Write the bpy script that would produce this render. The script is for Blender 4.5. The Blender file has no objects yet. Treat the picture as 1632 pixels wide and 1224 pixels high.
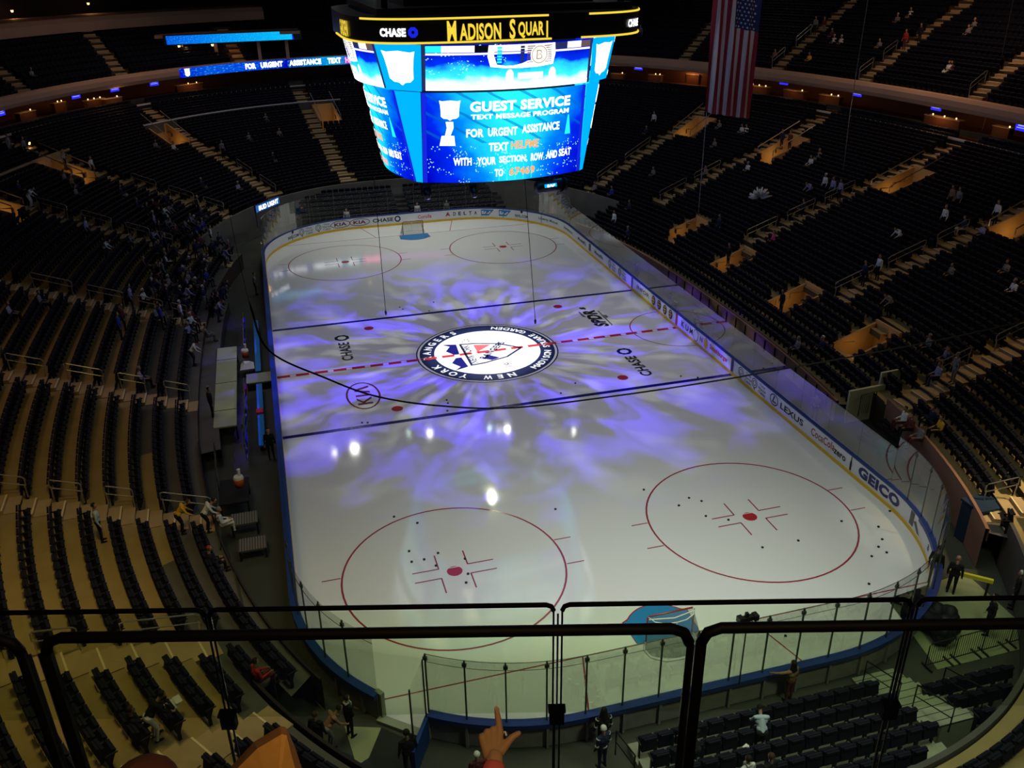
# Hockey arena before a game, seen from the upper deck behind one goal.
import bpy, bmesh, math, random
from mathutils import Vector, Matrix
random.seed(11)
R = math.radians
C = bpy.context.scene.collection
SC = bpy.context.scene

# ------------------------------------------------------------------ camera
CAM = Vector((-12.0, -49.692, 22.704))
YAW, PITCH, ROLL, FPX = 0.266826, -0.455532, -0.014947, 1406.326
_f = Vector((math.sin(YAW)*math.cos(PITCH), math.cos(YAW)*math.cos(PITCH), math.sin(PITCH)))
_r = _f.cross(Vector((0, 0, 1))).normalized(); _u = _r.cross(_f)
CR = _r*math.cos(ROLL) + _u*math.sin(ROLL); CU = -_r*math.sin(ROLL) + _u*math.cos(ROLL); CF = _f
cd = bpy.data.cameras.new('camera'); cam = bpy.data.objects.new('camera', cd); C.objects.link(cam)
cd.sensor_width = 36; cd.lens = FPX/1632*36; cd.clip_start = .1; cd.clip_end = 400
cam.matrix_world = Matrix(((CR.x, CU.x, -CF.x, CAM.x), (CR.y, CU.y, -CF.y, CAM.y), (CR.z, CU.z, -CF.z, CAM.z), (0, 0, 0, 1)))
SC.camera = cam
SC.view_settings.view_transform = 'Standard'; SC.view_settings.look = 'None'
SC.view_settings.exposure = 0.0; SC.view_settings.gamma = 1.0; SC.view_settings.use_curve_mapping = False
SC.cycles.use_denoising = True
SC.cycles.max_bounces = 6; SC.cycles.diffuse_bounces = 2; SC.cycles.glossy_bounces = 2
SC.cycles.transparent_max_bounces = 24; SC.cycles.caustics_reflective = False; SC.cycles.caustics_refractive = False
def vis(x, y, z, m=0):
    d = Vector((x, y, z)) - CAM; k = d.dot(CF)
    if k < .5: return False
    u = 816 + FPX*d.dot(CR)/k; v = 612 - FPX*d.dot(CU)/k
    return -m < u < 1632+m and -m < v < 1224+m

# ------------------------------------------------------------------ world and house light
w = bpy.data.worlds.new('world'); SC.world = w; w.use_nodes = True
w.node_tree.nodes['Background'].inputs[0].default_value = (.45, .45, .8, 1)
w.node_tree.nodes['Background'].inputs[1].default_value = .006

def lamp(name, kind, loc, power, col, target=None, **k):
    l = bpy.data.lights.new(name, kind); l.energy = power; l.color = col
    for a, b in k.items(): setattr(l, a, b)
    o = bpy.data.objects.new(name, l); C.objects.link(o); o.location = loc
    if target is not None: o.rotation_euler = (Vector(target) - Vector(loc)).to_track_quat('-Z', 'Y').to_euler()
    return o
# ceiling floods over the ice sheet
for xx, yy, pw, cc in ((0, 26, 640, (1, 1, .84)), (-13, 0, 300, (.93, .84, 1)), (13, 0, 390, (.94, .86, 1)), (0, -27, 720, (.98, 1, .84))):
    lamp('ice_flood', 'AREA', (xx, yy, 27), pw, cc, (xx*.3, yy, 0), shape='RECTANGLE', size=16, size_y=16, spread=R(64))
# dim warm house lamps over the stands, then one fill added near the viewer
lamp('house_fill_lamp', 'AREA', (-17, -27, 21), 330, (1, .78, .30), (-21, -25, 3), size=3, spread=R(110))
lamp('house_fill_lamp', 'AREA', (-24, -3, 24), 110, (1, .60, .34), (-24, -6, 3), size=4, spread=R(110))
lamp('house_fill_lamp', 'AREA', (27, -15, 23), 200, (1, .66, .34), (23, -14, 3), size=4, spread=R(110))
lamp('house_fill_lamp', 'AREA', (21, -31, 21), 110, (1, .78, .42), (16.5, -25.5, 1.8), size=1.5, spread=R(28))
lamp('house_fill_lamp', 'AREA', (27, 12, 26), 110, (.9, .72, .62), (30, 12, 6), size=6, spread=R(120))
lamp('house_fill_lamp', 'AREA', (38, 8, 27), 520, (1, .60, .34), (45, 14, 12), size=6, spread=R(130))
lamp('house_fill_lamp', 'AREA', (-18, 44, 25), 240, (1, .66, .48), (-22, 44, 6), size=6, spread=R(130))
lamp('house_fill_lamp', 'AREA', (12, 46, 25), 160, (.75, .72, 1), (12, 44, 6), size=6, spread=R(130))
lamp('house_fill_lamp', 'AREA', (4, -44, 25), 340, (.86, 1, .72), (1, -31.5, .5), size=3, spread=R(80))
lamp('house_fill_lamp', 'POINT', (-11.2, -49.9, 24.2), 260, (1, .68, .36), shadow_soft_size=.3)  # added unseen fill that brightens the hand and orange cloth

# ------------------------------------------------------------------ materials
def mat(name, col, rough=.7, metal=0, spec=.3, emit=None, es=1.0, noise=None):
    m = bpy.data.materials.new(name); m.use_nodes = True; n = m.node_tree; b = n.nodes['Principled BSDF']
    b.inputs['Base Color'].default_value = (*col, 1); b.inputs['Roughness'].default_value = rough
    b.inputs['Metallic'].default_value = metal; b.inputs['Specular IOR Level'].default_value = spec
    if emit: b.inputs['Emission Color'].default_value = (*emit, 1); b.inputs['Emission Strength'].default_value = es
    if noise:
        sc, amt = noise
        t = n.nodes.new('ShaderNodeTexNoise'); t.inputs['Scale'].default_value = sc; t.inputs['Detail'].default_value = 4
        tc = n.nodes.new('ShaderNodeTexCoord'); n.links.new(tc.outputs['Object'], t.inputs['Vector'])
        mx = n.nodes.new('ShaderNodeMix'); mx.data_type = 'RGBA'
        mx.inputs[6].default_value = (*[c*(1-amt) for c in col], 1); mx.inputs[7].default_value = (*[min(1, c*(1+amt)) for c in col], 1)
        n.links.new(t.outputs['Fac'], mx.inputs[0]); n.links.new(mx.outputs[2], b.inputs['Base Color'])
    return m
def glow(name, col, s=1.0):
    m = bpy.data.materials.new(name); m.use_nodes = True; n = m.node_tree; n.nodes.clear()
    e = n.nodes.new('ShaderNodeEmission'); e.inputs[0].default_value = (*col, 1); e.inputs[1].default_value = s
    o = n.nodes.new('ShaderNodeOutputMaterial'); n.links.new(e.outputs[0], o.inputs[0]); return m
def glassm(name, tint, refl=.08, rough=.02, haze=.0):
    m = bpy.data.materials.new(name); m.use_nodes = True; n = m.node_tree; n.nodes.clear()
    t = n.nodes.new('ShaderNodeBsdfTransparent'); t.inputs[0].default_value = (*tint, 1)
    g = n.nodes.new('ShaderNodeBsdfGlossy'); g.inputs['Roughness'].default_value = rough
    fr = n.nodes.new('ShaderNodeFresnel'); fr.inputs[0].default_value = 1.45
    ml = n.nodes.new('ShaderNodeMath'); ml.operation = 'MULTIPLY'; ml.inputs[1].default_value = refl*10
    n.links.new(fr.outputs[0], ml.inputs[0]); mx = n.nodes.new('ShaderNodeMixShader')
    n.links.new(ml.outputs[0], mx.inputs[0]); n.links.new(t.outputs[0], mx.inputs[1]); n.links.new(g.outputs[0], mx.inputs[2])
    out = mx
    if haze:
        d = n.nodes.new('ShaderNodeBsdfDiffuse'); d.inputs[0].default_value = (.5, .52, .5, 1)
        tr = n.nodes.new('ShaderNodeBsdfTranslucent'); tr.inputs[0].default_value = (.5, .52, .5, 1)
        ad = n.nodes.new('ShaderNodeMixShader'); ad.inputs[0].default_value = .5
        n.links.new(d.outputs[0], ad.inputs[1]); n.links.new(tr.outputs[0], ad.inputs[2])
        m2 = n.nodes.new('ShaderNodeMixShader'); m2.inputs[0].default_value = haze
        n.links.new(mx.outputs[0], m2.inputs[1]); n.links.new(ad.outputs[0], m2.inputs[2]); out = m2
    o = n.nodes.new('ShaderNodeOutputMaterial'); n.links.new(out.outputs[0], o.inputs[0]); return m
M = dict(
    railw=mat('rail_pale', (.62, .62, .64), .5),    railblack=mat('railing_black', (.004, .004, .004), .6, 0, .12), ledw=glow('ribbon_white', (1, 1, 1), 3), ledr=glow('ribbon_red', (1, .12, .3), 4), cream=mat('cream_wall', (.62, .60, .42), .8), pit=mat('pit_floor', (.09, .07, .045), .9),
    ice=mat('ice', (.74, .76, .78), .065, 0, .55),
    red=mat('red_paint', (.42, .03, .04), .2, 0, .5), redline=mat('thin_red_paint', (.30, .035, .05), .2, 0, .5),
    blue=mat('blue_paint', (.01, .01, .14), .2, 0, .5), navy=mat('navy_paint', (.012, .02, .075), .2, 0, .5),
    crease=mat('crease_blue', (.03, .22, .55), .2, 0, .5), white=mat('white_paint', (.85, .85, .88), .25, 0, .5),
    pink=mat('pale_red_paint', (.75, .12, .13), .25, 0, .5), black=mat('black_print', (.012, .012, .014), .35),
    dgrey=mat('grey_print', (.12, .12, .13), .4), maroon=mat('maroon_print', (.14, .02, .03), .35),
    board=mat('board_white', (.80, .80, .84), .35, 0, .4), kick=mat('yellow_kickplate', (.85, .52, .04), .4),
    cap=mat('dasher_blue', (.02, .045, .22), .4), capn=mat('dasher_bright_blue', (.012, .05, .24), .5),
    boardback=mat('board_back_grey', (.26, .24, .25), .7, noise=(3, .3)),
    post=mat('post_steel', (.10, .11, .09), .4, .6), steel=mat('steel', (.45, .45, .45), .3, 1), rail=mat('rail_metal', (.55, .5, .42), .35, .9),
    blackm=mat('black_metal', (.008, .008, .008), .35, 0, .5), dark=mat('dark_plastic', (.012, .012, .015), .6),
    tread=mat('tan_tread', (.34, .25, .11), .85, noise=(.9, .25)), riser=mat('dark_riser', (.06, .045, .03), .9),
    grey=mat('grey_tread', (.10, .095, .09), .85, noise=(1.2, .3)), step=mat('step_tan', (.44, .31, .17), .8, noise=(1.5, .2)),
    nose=mat('step_edge', (.80, .66, .42), .6), seat=mat('seat_navy', (.008, .009, .018), .7, 0, .2), seatb=mat('seat_shell', (.010, .010, .012), .5),
    wallb=mat('front_wall_brown', (.30, .155, .11), .75, noise=(.8, .25)), concrete=mat('concrete', (.16, .15, .14), .85, noise=(.7, .3)),
    floorg=mat('hall_floor', (.055, .06, .05), .8, noise=(.5, .4)), olive=mat('pale_floor', (.30, .34, .19), .8, noise=(.7, .2)),
    bluemat=mat('blue_mat', (.012, .03, .07), .8), darkmat=mat('dark_mat', (.02, .025, .022), .85),
    cornice=mat('deck_rim', (.52, .32, .23), .8, noise=(.3, .15)), suite=mat('suite_wood', (.16, .06, .03), .7), wallo=mat('pale_orange_wall', (.55, .33, .14), .8),
    darkwall=mat('dark_wall', (.03, .022, .025), .9), alu=mat('aluminium_tread', (.33, .36, .27), .5, .2, noise=(2, .2)), deck=mat('deck_boards', (.40, .44, .28), .7, noise=(1.5, .15)),
    glass=glassm('rink_glass', (.985, .995, .98), .03, .02, .006), rglass=glassm('railing_glass', (.948, .990, .890), .02, .01), net=glassm('net', (.72, .74, .72), 0, .5, .2),
    lampw=glow('lamp_white', (1, 1, .95), 130), lampg=glow('lamp_green_white', (.7, 1, .8), 70), warm=glow('lamp_warm', (1, .6, .25), 3), tv=glow('tv_blue', (.03, .03, .9), 1.0),
    tvtext=glow('tv_text', (.35, .4, 1), 1), yl=glow('led_yellow', (1, .72, .06), 1.0), wl=glow('led_white', (1, 1, 1), 2.2), bl=glow('led_blue', (.01, .02, .75), 1.0),
    sky=glow('led_sky', (.0, .42, 1), 1.15), rl=glow('led_red', (1, .12, .12), 1.4), ol=glow('led_orange', (1, .32, .08), 1.5), dl=glow('led_dark', (.02, .03, .12), 1), cyan=glow('led_cyan', (.02, .85, 1), 1.25),
    gl=glow('led_gold_line', (.35, .2, .03), 1), ll=glow('led_pale', (.95, .9, .85), 1.3), pk=glow('led_taupe', (.14, .09, .1), 1), orange=mat('cooler_orange', (.55, .10, .02), .4),
)

# ------------------------------------------------------------------ mesh helpers
class MB:
    def __init__(s): s.v = []; s.f = []; s.m = []
    def poly(s, pts, mi=0):
        a = len(s.v); s.v += [tuple(p) for p in pts]; s.f.append(tuple(range(a, a+len(pts)))); s.m.append(mi)
    def box(s, c, d, rz=0, mi=0, tilt=0):
        cx, cy, cz = c; a = len(s.v); co, si = math.cos(rz), math.sin(rz); ct, st = math.cos(tilt), math.sin(tilt)
        for i in (-.5, .5):
            for j in (-.5, .5):
                for k in (-.5, .5):
                    x, y, z = i*d[0], j*d[1], k*d[2]
                    y, z = y*ct - z*st, y*st + z*ct
                    s.v.append((cx+x*co-y*si, cy+x*si+y*co, cz+z))
        for q in ((0, 1, 3, 2), (4, 6, 7, 5), (0, 4, 5, 1), (2, 3, 7, 6), (0, 2, 6, 4), (1, 5, 7, 3)):
            s.f.append(tuple(a+t for t in q)); s.m.append(mi)
        return s
    def tube(s, pts, r, n=6, mi=0, cap=True):
        P = [Vector(p) for p in pts]; rings = []
        for i, p in enumerate(P):
            t = (P[min(i+1, len(P)-1)] - P[max(i-1, 0)]).normalized()
            up = Vector((0, 0, 1)) if abs(t.z) < .95 else Vector((1, 0, 0))
            a = t.cross(up).normalized(); b = a.cross(t); rr = r[i] if isinstance(r, (list, tuple)) else r
            rings.append(len(s.v))
            for k in range(n):
                an = 2*math.pi*k/n; s.v.append(tuple(p + a*math.cos(an)*rr + b*math.sin(an)*rr))
        for i in range(len(P)-1):
            for k in range(n):
                q = (k+1) % n; s.f.append((rings[i]+k, rings[i]+q, rings[i+1]+q, rings[i+1]+k)); s.m.append(mi)
        if cap:
            s.f.append(tuple(rings[0]+k for k in range(n))[::-1]); s.m.append(mi)
            s.f.append(tuple(rings[-1]+k for k in range(n))); s.m.append(mi)
        return s
    def strip(s, A, B, mi=0):
        a = len(s.v); s.v += [tuple(p) for p in A] + [tuple(p) for p in B]; n = len(A)
        for i in range(n-1): s.f.append((a+i, a+i+1, a+n+i+1, a+n+i)); s.m.append(mi)
        return s
    def wall(s, pts, z0, z1, th=0, mi=0):   # pts list of (x, y); a thin upright band with thickness
        P = [Vector((p[0], p[1])) for p in pts]; O = []
        for i, p in enumerate(P):
            t = (P[min(i+1, len(P)-1)] - P[max(i-1, 0)]).normalized(); O.append(p + Vector((t.y, -t.x))*th)
        f = lambda Q, z: [(q.x, q.y, z) for q in Q]
        s.strip(f(P, z0), f(P, z1), mi)
        if th:
            s.strip(f(O, z1), f(O, z0), mi); s.strip(f(P, z1), f(O, z1), mi); s.strip(f(O, z0), f(P, z0), mi)
            for e in (0, -1): s.poly([(P[e].x, P[e].y, z0), (P[e].x, P[e].y, z1), (O[e].x, O[e].y, z1), (O[e].x, O[e].y, z0)], mi)
        return s
    def disc(s, c, r, n=32, mi=0, ry=None):
        s.poly([(c[0]+r*math.cos(2*math.pi*k/n), c[1]+(ry or r)*math.sin(2*math.pi*k/n), c[2]) for k in range(n)], mi); return s
    def ring(s, c, r0, r1, n=72, a0=0, a1=360, mi=0):
        A = [(c[0]+r0*math.cos(R(a0+(a1-a0)*k/n)), c[1]+r0*math.sin(R(a0+(a1-a0)*k/n)), c[2]) for k in range(n+1)]
        B = [(c[0]+r1*math.cos(R(a0+(a1-a0)*k/n)), c[1]+r1*math.sin(R(a0+(a1-a0)*k/n)), c[2]) for k in range(n+1)]
        return s.strip(B, A, mi)
    def prism(s, c, r, h, n=16, mi=0, r2=None):
        r2 = r if r2 is None else r2
        s.tube([c, (c[0], c[1], c[2]+h)], [r, r2], n, mi); return s
    def build(s, name, mats, parent=None, smooth=False):
        me = bpy.data.meshes.new(name); me.from_pydata(s.v, [], s.f)
        mats = mats if isinstance(mats, (list, tuple)) else [mats]
        for m in mats: me.materials.append(m)
        if len(mats) > 1: me.polygons.foreach_set('material_index', s.m)
        if smooth: me.polygons.foreach_set('use_smooth', [True]*len(s.f))
        me.update(); o = bpy.data.objects.new(name, me); C.objects.link(o)
        if parent is not None: o.parent = parent
        return o
def tag(o, label=None, cat=None, group=None, kind=None):
    if label: o['label'] = label
    if cat: o['category'] = cat
    if group: o['group'] = group
    if kind: o['kind'] = kind
    return o
def empty(name, loc=(0, 0, 0), rz=0, label=None, cat=None, group=None, kind=None):
    o = bpy.data.objects.new(name, None); C.objects.link(o); o.location = loc; o.rotation_euler = (0, 0, rz)
    return tag(o, label, cat, group, kind)
def copy_tree(o, parent=None):
    c = o.copy(); C.objects.link(c); c.parent = parent
    for ch in o.children: copy_tree(ch, c)
    return c
_tc = {}
def text2d(body, bold=0.0):
    key = (body, bold)
    if key in _tc: return _tc[key]
    cu = bpy.data.curves.new('t', 'FONT'); cu.body = body; cu.size = 1.0; cu.offset = bold; cu.resolution_u = 3
    cu.space_character = 1.0 + bold*1.5
    o = bpy.data.objects.new('t', cu); C.objects.link(o)
    dg = bpy.context.evaluated_depsgraph_get(); dg.update(); e = o.evaluated_get(dg); me = e.to_mesh()
    v = [(q.co.x, q.co.y) for q in me.vertices]; f = [tuple(p.vertices) for p in me.polygons]
    e.to_mesh_clear(); bpy.data.objects.remove(o); bpy.data.curves.remove(cu)
    x0, x1 = min(a for a, b in v), max(a for a, b in v); y0, y1 = min(b for a, b in v), max(b for a, b in v)
    v = [((a-(x0+x1)/2)/(x1-x0), (b-(y0+y1)/2)/(y1-y0)) for a, b in v]
    _tc[key] = (v, f, (x1-x0)/(y1-y0)); return _tc[key]
def text(name, body, mp, width, height, m, parent=None, bold=.02, cx=0, cy=0):
    """flat lettering width x height, centred on cx, cy and carried onto a surface by mp(x, y)"""
    v, f, _ = text2d(body, bold)
    me = bpy.data.meshes.new(name); me.from_pydata([tuple(mp(cx+a*width, cy+b*height)) for a, b in v], [], f)
    me.materials.append(m); o = bpy.data.objects.new(name, me); C.objects.link(o)
    if parent is not None: o.parent = parent
    return o
def shape(name, pts, mp, m, parent=None):
    """flat outline carried onto a surface; subdivided by its own points only"""
    b = MB(); b.poly([mp(x, y) for x, y in pts]); return b.build(name, m, parent)
def fan(name, polys, mp, m, parent=None):
    b = MB()
    for pts in polys: b.poly([mp(x, y) for x, y in pts])
    return b.build(name, m, parent)
def ell(cx, cy, rx, ry, n=20): return [(cx+rx*math.cos(2*math.pi*k/n), cy+ry*math.sin(2*math.pi*k/n)) for k in range(n)]
def ringpolys(cx, cy, rx, ry, t, n=24):
    o = []
    for k in range(n):
        a, b = 2*math.pi*k/n, 2*math.pi*(k+1)/n
        o.append([(cx+rx*math.cos(a), cy+ry*math.sin(a)), (cx+rx*math.cos(b), cy+ry*math.sin(b)), (cx+(rx-t)*math.cos(b), cy+(ry-t)*math.sin(b)), (cx+(rx-t)*math.cos(a), cy+(ry-t)*math.sin(a))])
    return o

# ------------------------------------------------------------------ rink
HX, HY, RC = 13.0, 30.48, 8.53
SEG = [2*(HY-RC), math.pi/2*RC, 2*(HX-RC), math.pi/2*RC, 2*(HY-RC), math.pi/2*RC, 2*(HX-RC), math.pi/2*RC]
PER = sum(SEG)
def rink(s, off=0.0):
    """point on the board line, s metres counter-clockwise from the near end of the right side; off > 0 is outwards"""
    s = (s % PER)
    c = [(HX, -(HY-RC)), None, (HX-RC, HY), None, (-HX, HY-RC), None, (-(HX-RC), -HY), None]
    dirs = [(0, 1), None, (-1, 0), None, (0, -1), None, (1, 0), None]
    cen = [None, (HX-RC, HY-RC, 0), None, (-(HX-RC), HY-RC, 90), None, (-(HX-RC), -(HY-RC), 180), None, (HX-RC, -(HY-RC), 270)]
    for i, L in enumerate(SEG):
        if s <= L:
            if c[i]:
                dx, dy = dirs[i]; x, y = c[i][0]+dx*s, c[i][1]+dy*s; nx, ny = dy, -dx
            else:
                a = R(cen[i][2]) + s/RC; nx, ny = math.cos(a), math.sin(a); x, y = cen[i][0]+RC*nx, cen[i][1]+RC*ny
            return x+nx*off, y+ny*off, nx, ny
        s -= L
    return rink(0, off)
def rinkpts(s0, s1, off, step=.5):
    n = max(1, int(abs(s1-s0)/step)); return [rink(s0+(s1-s0)*k/n, off)[:2] for k in range(n+1)]
def s_right(y): return y+(HY-RC)
def s_far(x): return SEG[0]+SEG[1]+(HX-RC-x)
def s_at(x, y):
    best = min(range(int(PER*10)), key=lambda k: (rink(k/10)[0]-x)**2+(rink(k/10)[1]-y)**2); return best/10

# hall floor round the rink and the ice itself
b = MB(); b.poly([(-80, -60, -.03), (80, -60, -.03), (80, 90, -.03), (-80, 90, -.03)]); tag(b.build('floor', M['floorg']), kind='structure')
ice = MB(); P = rinkpts(0, PER, 0, .4)[:-1]
ice.poly([(x, y, 0) for x, y in P]); ice_o = tag(ice.build('floor_ice', M['ice']), kind='structure')
Z = [0.004]
def nz(): Z[0] += .0006; return Z[0]
def flat(z): return lambda x, y: (x, y, z)
def ice_part(name, mb, m): return mb.build(name, M[m], ice_o)
# goal lines, blue lines, red line
b = MB()
for y in (27.1, -27.1):
    hw = HX-RC+math.sqrt(RC**2-(27.1-(HY-RC))**2); b.box((0, y, 0), (2*hw, .055, .008))
ice_part('goal_line', b, 'redline')
for y in (7.62, -7.62): b = MB(); b.box((0, y, 0), (2*HX, .30, .008)); ice_part('blue_line', b, 'blue')
# circles and dots
for x, y in ((-6.71, 21.03), (6.71, 21.03), (-6.71, -21.03), (6.71, -21.03)):
    b = MB(); b.ring((x, y, .004), 4.52, 4.60)
    for sx in (-1, 1):
        for sy in (-1, 1): b.box((x+sx*4.92, y+sy*.86, 0), (.75, .055, .008))
        for sy in (-1, 1):
            b.box((x+sx*1.15, y+sy*.31, 0), (1.1, .06, .008)); b.box((x+sx*.61, y+sy*.78, 0), (.06, .95, .008))
    ice_part('faceoff_circle', b, 'redline')
    b = MB(); b.disc((x, y, .006), .32); ice_part('faceoff_dot', b, 'red')
    b = MB(); b.poly([(x-.22, y+.23, .007), (x+.22, y+.23, .007), (x+.19, y+.265, .007), (x-.19, y+.265, .007)]); ice_part('dot_sliver', b, 'white')
for x in (-6.71, 6.71):
    for y in (-6.1, 6.1): b = MB(); b.disc((x, y, .006), .32); ice_part('neutral_dot', b, 'red')
b = MB(); b.ring((HX, 0, .004), 3.02, 3.09, 40, 90, 270); ice_part('referee_crease', b, 'redline')
for e in (1, -1):     # trapezoid behind the nets and the goal crease
    b = MB()
    for sx in (-1, 1):
        x0, x1 = sx*3.35, sx*4.27
        b.poly([(x0-.03, e*27.1, .005), (x0+.03, e*27.1, .005), (x1+.03, e*30.45, .005), (x1-.03, e*30.45, .005)])
    ice_part('trapezoid_lines', b, 'redline')
    pts = [(-1.22, e*27.07), (-1.22, e*25.9)] + [(1.83*math.cos(R(a)), e*(27.07-1.83*math.sin(R(a)))) for a in range(132, 47, -6)] + [(1.22, e*25.9), (1.22, e*27.07)]
    if e < 0: pts = [(-1.22, -27.07), (-1.3, -25.9)] + [(1.5*math.cos(R(a)), -27.07+1.83*math.sin(R(a))) for a in range(135, 44, -9)] + [(1.3, -25.9), (1.22, -27.07)]
    else: pts = [(-1.25, 27.07), (-1.32, 25.9)] + [(1.6*math.cos(R(a)), 27.07-1.7*math.sin(R(a))) for a in range(135, 44, -9)] + [(1.32, 25.9), (1.25, 27.07)]
    b = MB(); b.poly([(x, y, .005) for x, y in pts]); ice_part('goal_crease', b, 'crease')
    b = MB(); b.strip([(x, y, .0065) for x, y in pts], [(x*1.03, y-e*.05, .0065) for x, y in pts]); ice_part('crease_outline', b, 'redline')
# centre crest
b = MB(); b.disc((0, 0, .005), 3.36, 64); ice_part('crest_disc', b, 'white')
b = MB(); b.ring((0, 0, .0055), 3.36, 4.28); ice_part('crest_ring', b, 'navy')
b = MB(); b.ring((0, 0, .0055), 4.42, 4.50); ice_part('crest_outline', b, 'navy')
# red centre line with its gaps
b = MB(); k = 0; x = -HX
while x < HX-.1:
    L = min(.78, HX-x); b.box((x+L/2, 0, 0), (L, .28, .018)); x += 1.12
ice_part('centre_line', b, 'red')
b = MB()
for sy in (-1, 1): b.box((0, sy*.15, 0), (2*HX, .03, .012))
ice_part('centre_line_edge', b, 'pink')
def arc_text(body, rad, a0, a1, h, outward):
    """letters one after another along a circle from angle a0 to a1"""
    n = len(body)
    for i, ch in enumerate(body):
        if ch == ' ': continue
        a = R(a0+(a1-a0)*(i+.5)/n); out = Vector((math.cos(a), math.sin(a))); up = out if outward else -out
        rt = Vector((up.y, -up.x)); c = out*rad; v, f, ar = text2d(ch, .03); wd = min(ar*h, h*1.05)
        me = bpy.data.meshes.new('crest_letter')
        me.from_pydata([(c.x+rt.x*p*wd+up.x*q*h, c.y+rt.y*p*wd+up.y*q*h, .0085) for p, q in v], [], f); me.materials.append(M['white'])
        o = bpy.data.objects.new('crest_letter', me); C.objects.link(o); o.parent = ice_o
arc_text('NEW YORK RANGERS', 3.82, -76, -253, .52, True)
arc_text('MADISON SQUARE GARDEN', 3.82, -58, 72, .46, False)
def side_map(x0, y0, z=.009):   # writing that reads towards the far end, tops to the left
    return lambda a, b: (x0-b, y0+a, z)
mp_ = side_map(-.35, -.1); mp = lambda a, b: mp_(a*1.12, b*1.15)
sh = [(-1.55, 1.0), (1.55, 1.0), (1.45, .2), (1.25, -.4), (1.0, -1.2), (0, -2.3), (-1.0, -1.2), (-1.25, -.4), (-1.45, .2)]
fan('shield_outline', [[sh[i], sh[(i+1) % 9], (sh[(i+1) % 9][0]*.9, sh[(i+1) % 9][1]*.9-.03), (sh[i][0]*.9, sh[i][1]*.9-.03)] for i in range(9)], mp, M['navy'], ice_o)
shape('shield_red', [(.15, .25), (1.2, .25), (.95, -.7)], mp, M['pink'], ice_o)
fan('shield_blue', [[(-1.9, 1.95), (-1.5, 1.55), (-.9, 1.9), (-.3, 1.55), (-.3, 1.25), (-1.6, 1.15)], [(.15, 1.55), (.75, 1.9), (1.35, 1.55), (1.75, 1.95), (1.55, 1.15), (.15, 1.25)], [(-.95, -.75), (-.35, -.2), (-.8, .15), (-1.15, -.25)]], mp, M['blue'], ice_o)
text('crest_word', 'NEW YORK', mp, 2.5, .42, M['navy'], ice_o, .02, 0, .72)
def diag(a, b): c, s = math.cos(R(-40)), math.sin(R(-40)); return mp(.15+a*c-b*s, -.6+a*s+b*c)
text('crest_word', 'RANGERS', diag, 2.5, .42, M['navy'], ice_o, .03)
text('crest_number', '19', mp, .5, .45, M['dgrey'], ice_o, 0, -2.0, -.95); text('crest_number', '26', mp, .5, .45, M['dgrey'], ice_o, 0, 1.95, .55)
# sponsor paint on the ice
def octagon(cx, cy, r, mp, m, parent, t=.42):
    o = [(cx+r*math.cos(R(22.5+45*k)), cy+r*math.sin(R(22.5+45*k))) for k in range(8)]; i = [(cx+r*(1-t)*math.cos(R(45*k+45)), cy+r*(1-t)*math.sin(R(45*k+45))) for k in range(8)]
    fan('octagon_mark', [[o[k], o[(k+1) % 8], i[(k+1) % 8 - 0 if 0 else (k) % 8], i[(k-1) % 8]] for k in range(8)], mp, m, parent)
for x0, y0 in ((-8.62, 2.7), (8.25, -4.85)):
    mp = side_map(x0, y0); text('ice_word', 'CHASE', mp, 2.9, .72, M['black'], ice_o, .025); octagon(2.25, .02, .5, mp, M['navy'], ice_o)
mp = side_map(-8.32, -3.9)
fan('ice_oval', ringpolys(0, 0, 1.75, .98, .11), mp, M['maroon'], ice_o); fan('ice_letter', [[(-1.15, -.42), (-.95, -.42), (-.95, .42), (-1.15, .42)], [(-.95, -.05), (-.3, .42), (-.55, .42), (-.95, .12)], [(-.95, .05), (-.8, .1), (-.25, -.42), (-.5, -.42)],
    [(-.1, -.42), (.1, -.42), (.1, .42), (-.1, .42)], [(.25, -.42), (.45, -.42), (.75, .25), (.66, .42), (.6, .42)], [(.6, .42), (.84, .42), (1.2, -.42), (1.0, -.42), (.66, .35)]], mp, M['maroon'], ice_o)
mp = side_map(8.45, 3.6); ital = lambda a, b: mp(a+b*.25, b)
text('ice_word', 'SPDR', ital, 3.1, .95, M['black'], ice_o, .05, -.35, 0); text('ice_word', 's', ital, .42, .42, M['black'], ice_o, .05, 1.55, .2)
fan('ice_streak', [[(-1.9, -.62), (1.0, -.62), (1.05, -.72), (-1.6, -.72)], [(-.2, .5), (.9, .62), (.9, .72), (-.1, .72)], [(-.4, -.75), (.25, -.75), (.1, -.95), (-.2, -.95)]], ital, M['dgrey'], ice_o)

# ------------------------------------------------------------------ boards and glass
gate0, gate1 = s_at(-10.66, -27.87), s_at(-9.35, -29.2)
ben0, ben1 = s_at(-13, 13.5), s_at(-13, -12.5)
boards = empty('rink_boards', (0, 0, 0), 0, 'long white rink boards with yellow foot and blue top, ringing the ice', 'boards')
def band(name, s0, s1, z0, z1, off, th, m, parent, step=.5):
    b = MB(); b.wall(rinkpts(s0, s1, off, step), z0, z1, th); return b.build(name, M[m], parent)
spans = [(gate1, gate0+PER)]
for s0, s1 in spans:
    band('board_face', s0, s1, .2, 1.02, .0, .04, 'board', boards); band('kickplate', s0, s1, 0, .2, -.015, .05, 'kick', boards)
    band('board_back', s0, s1, 0, 1.0, .10, .03, 'boardback', boards)
    band('top_rail', s0, s1, 1.0, 1.07, -.02, .26, 'cap', boards)
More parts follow.
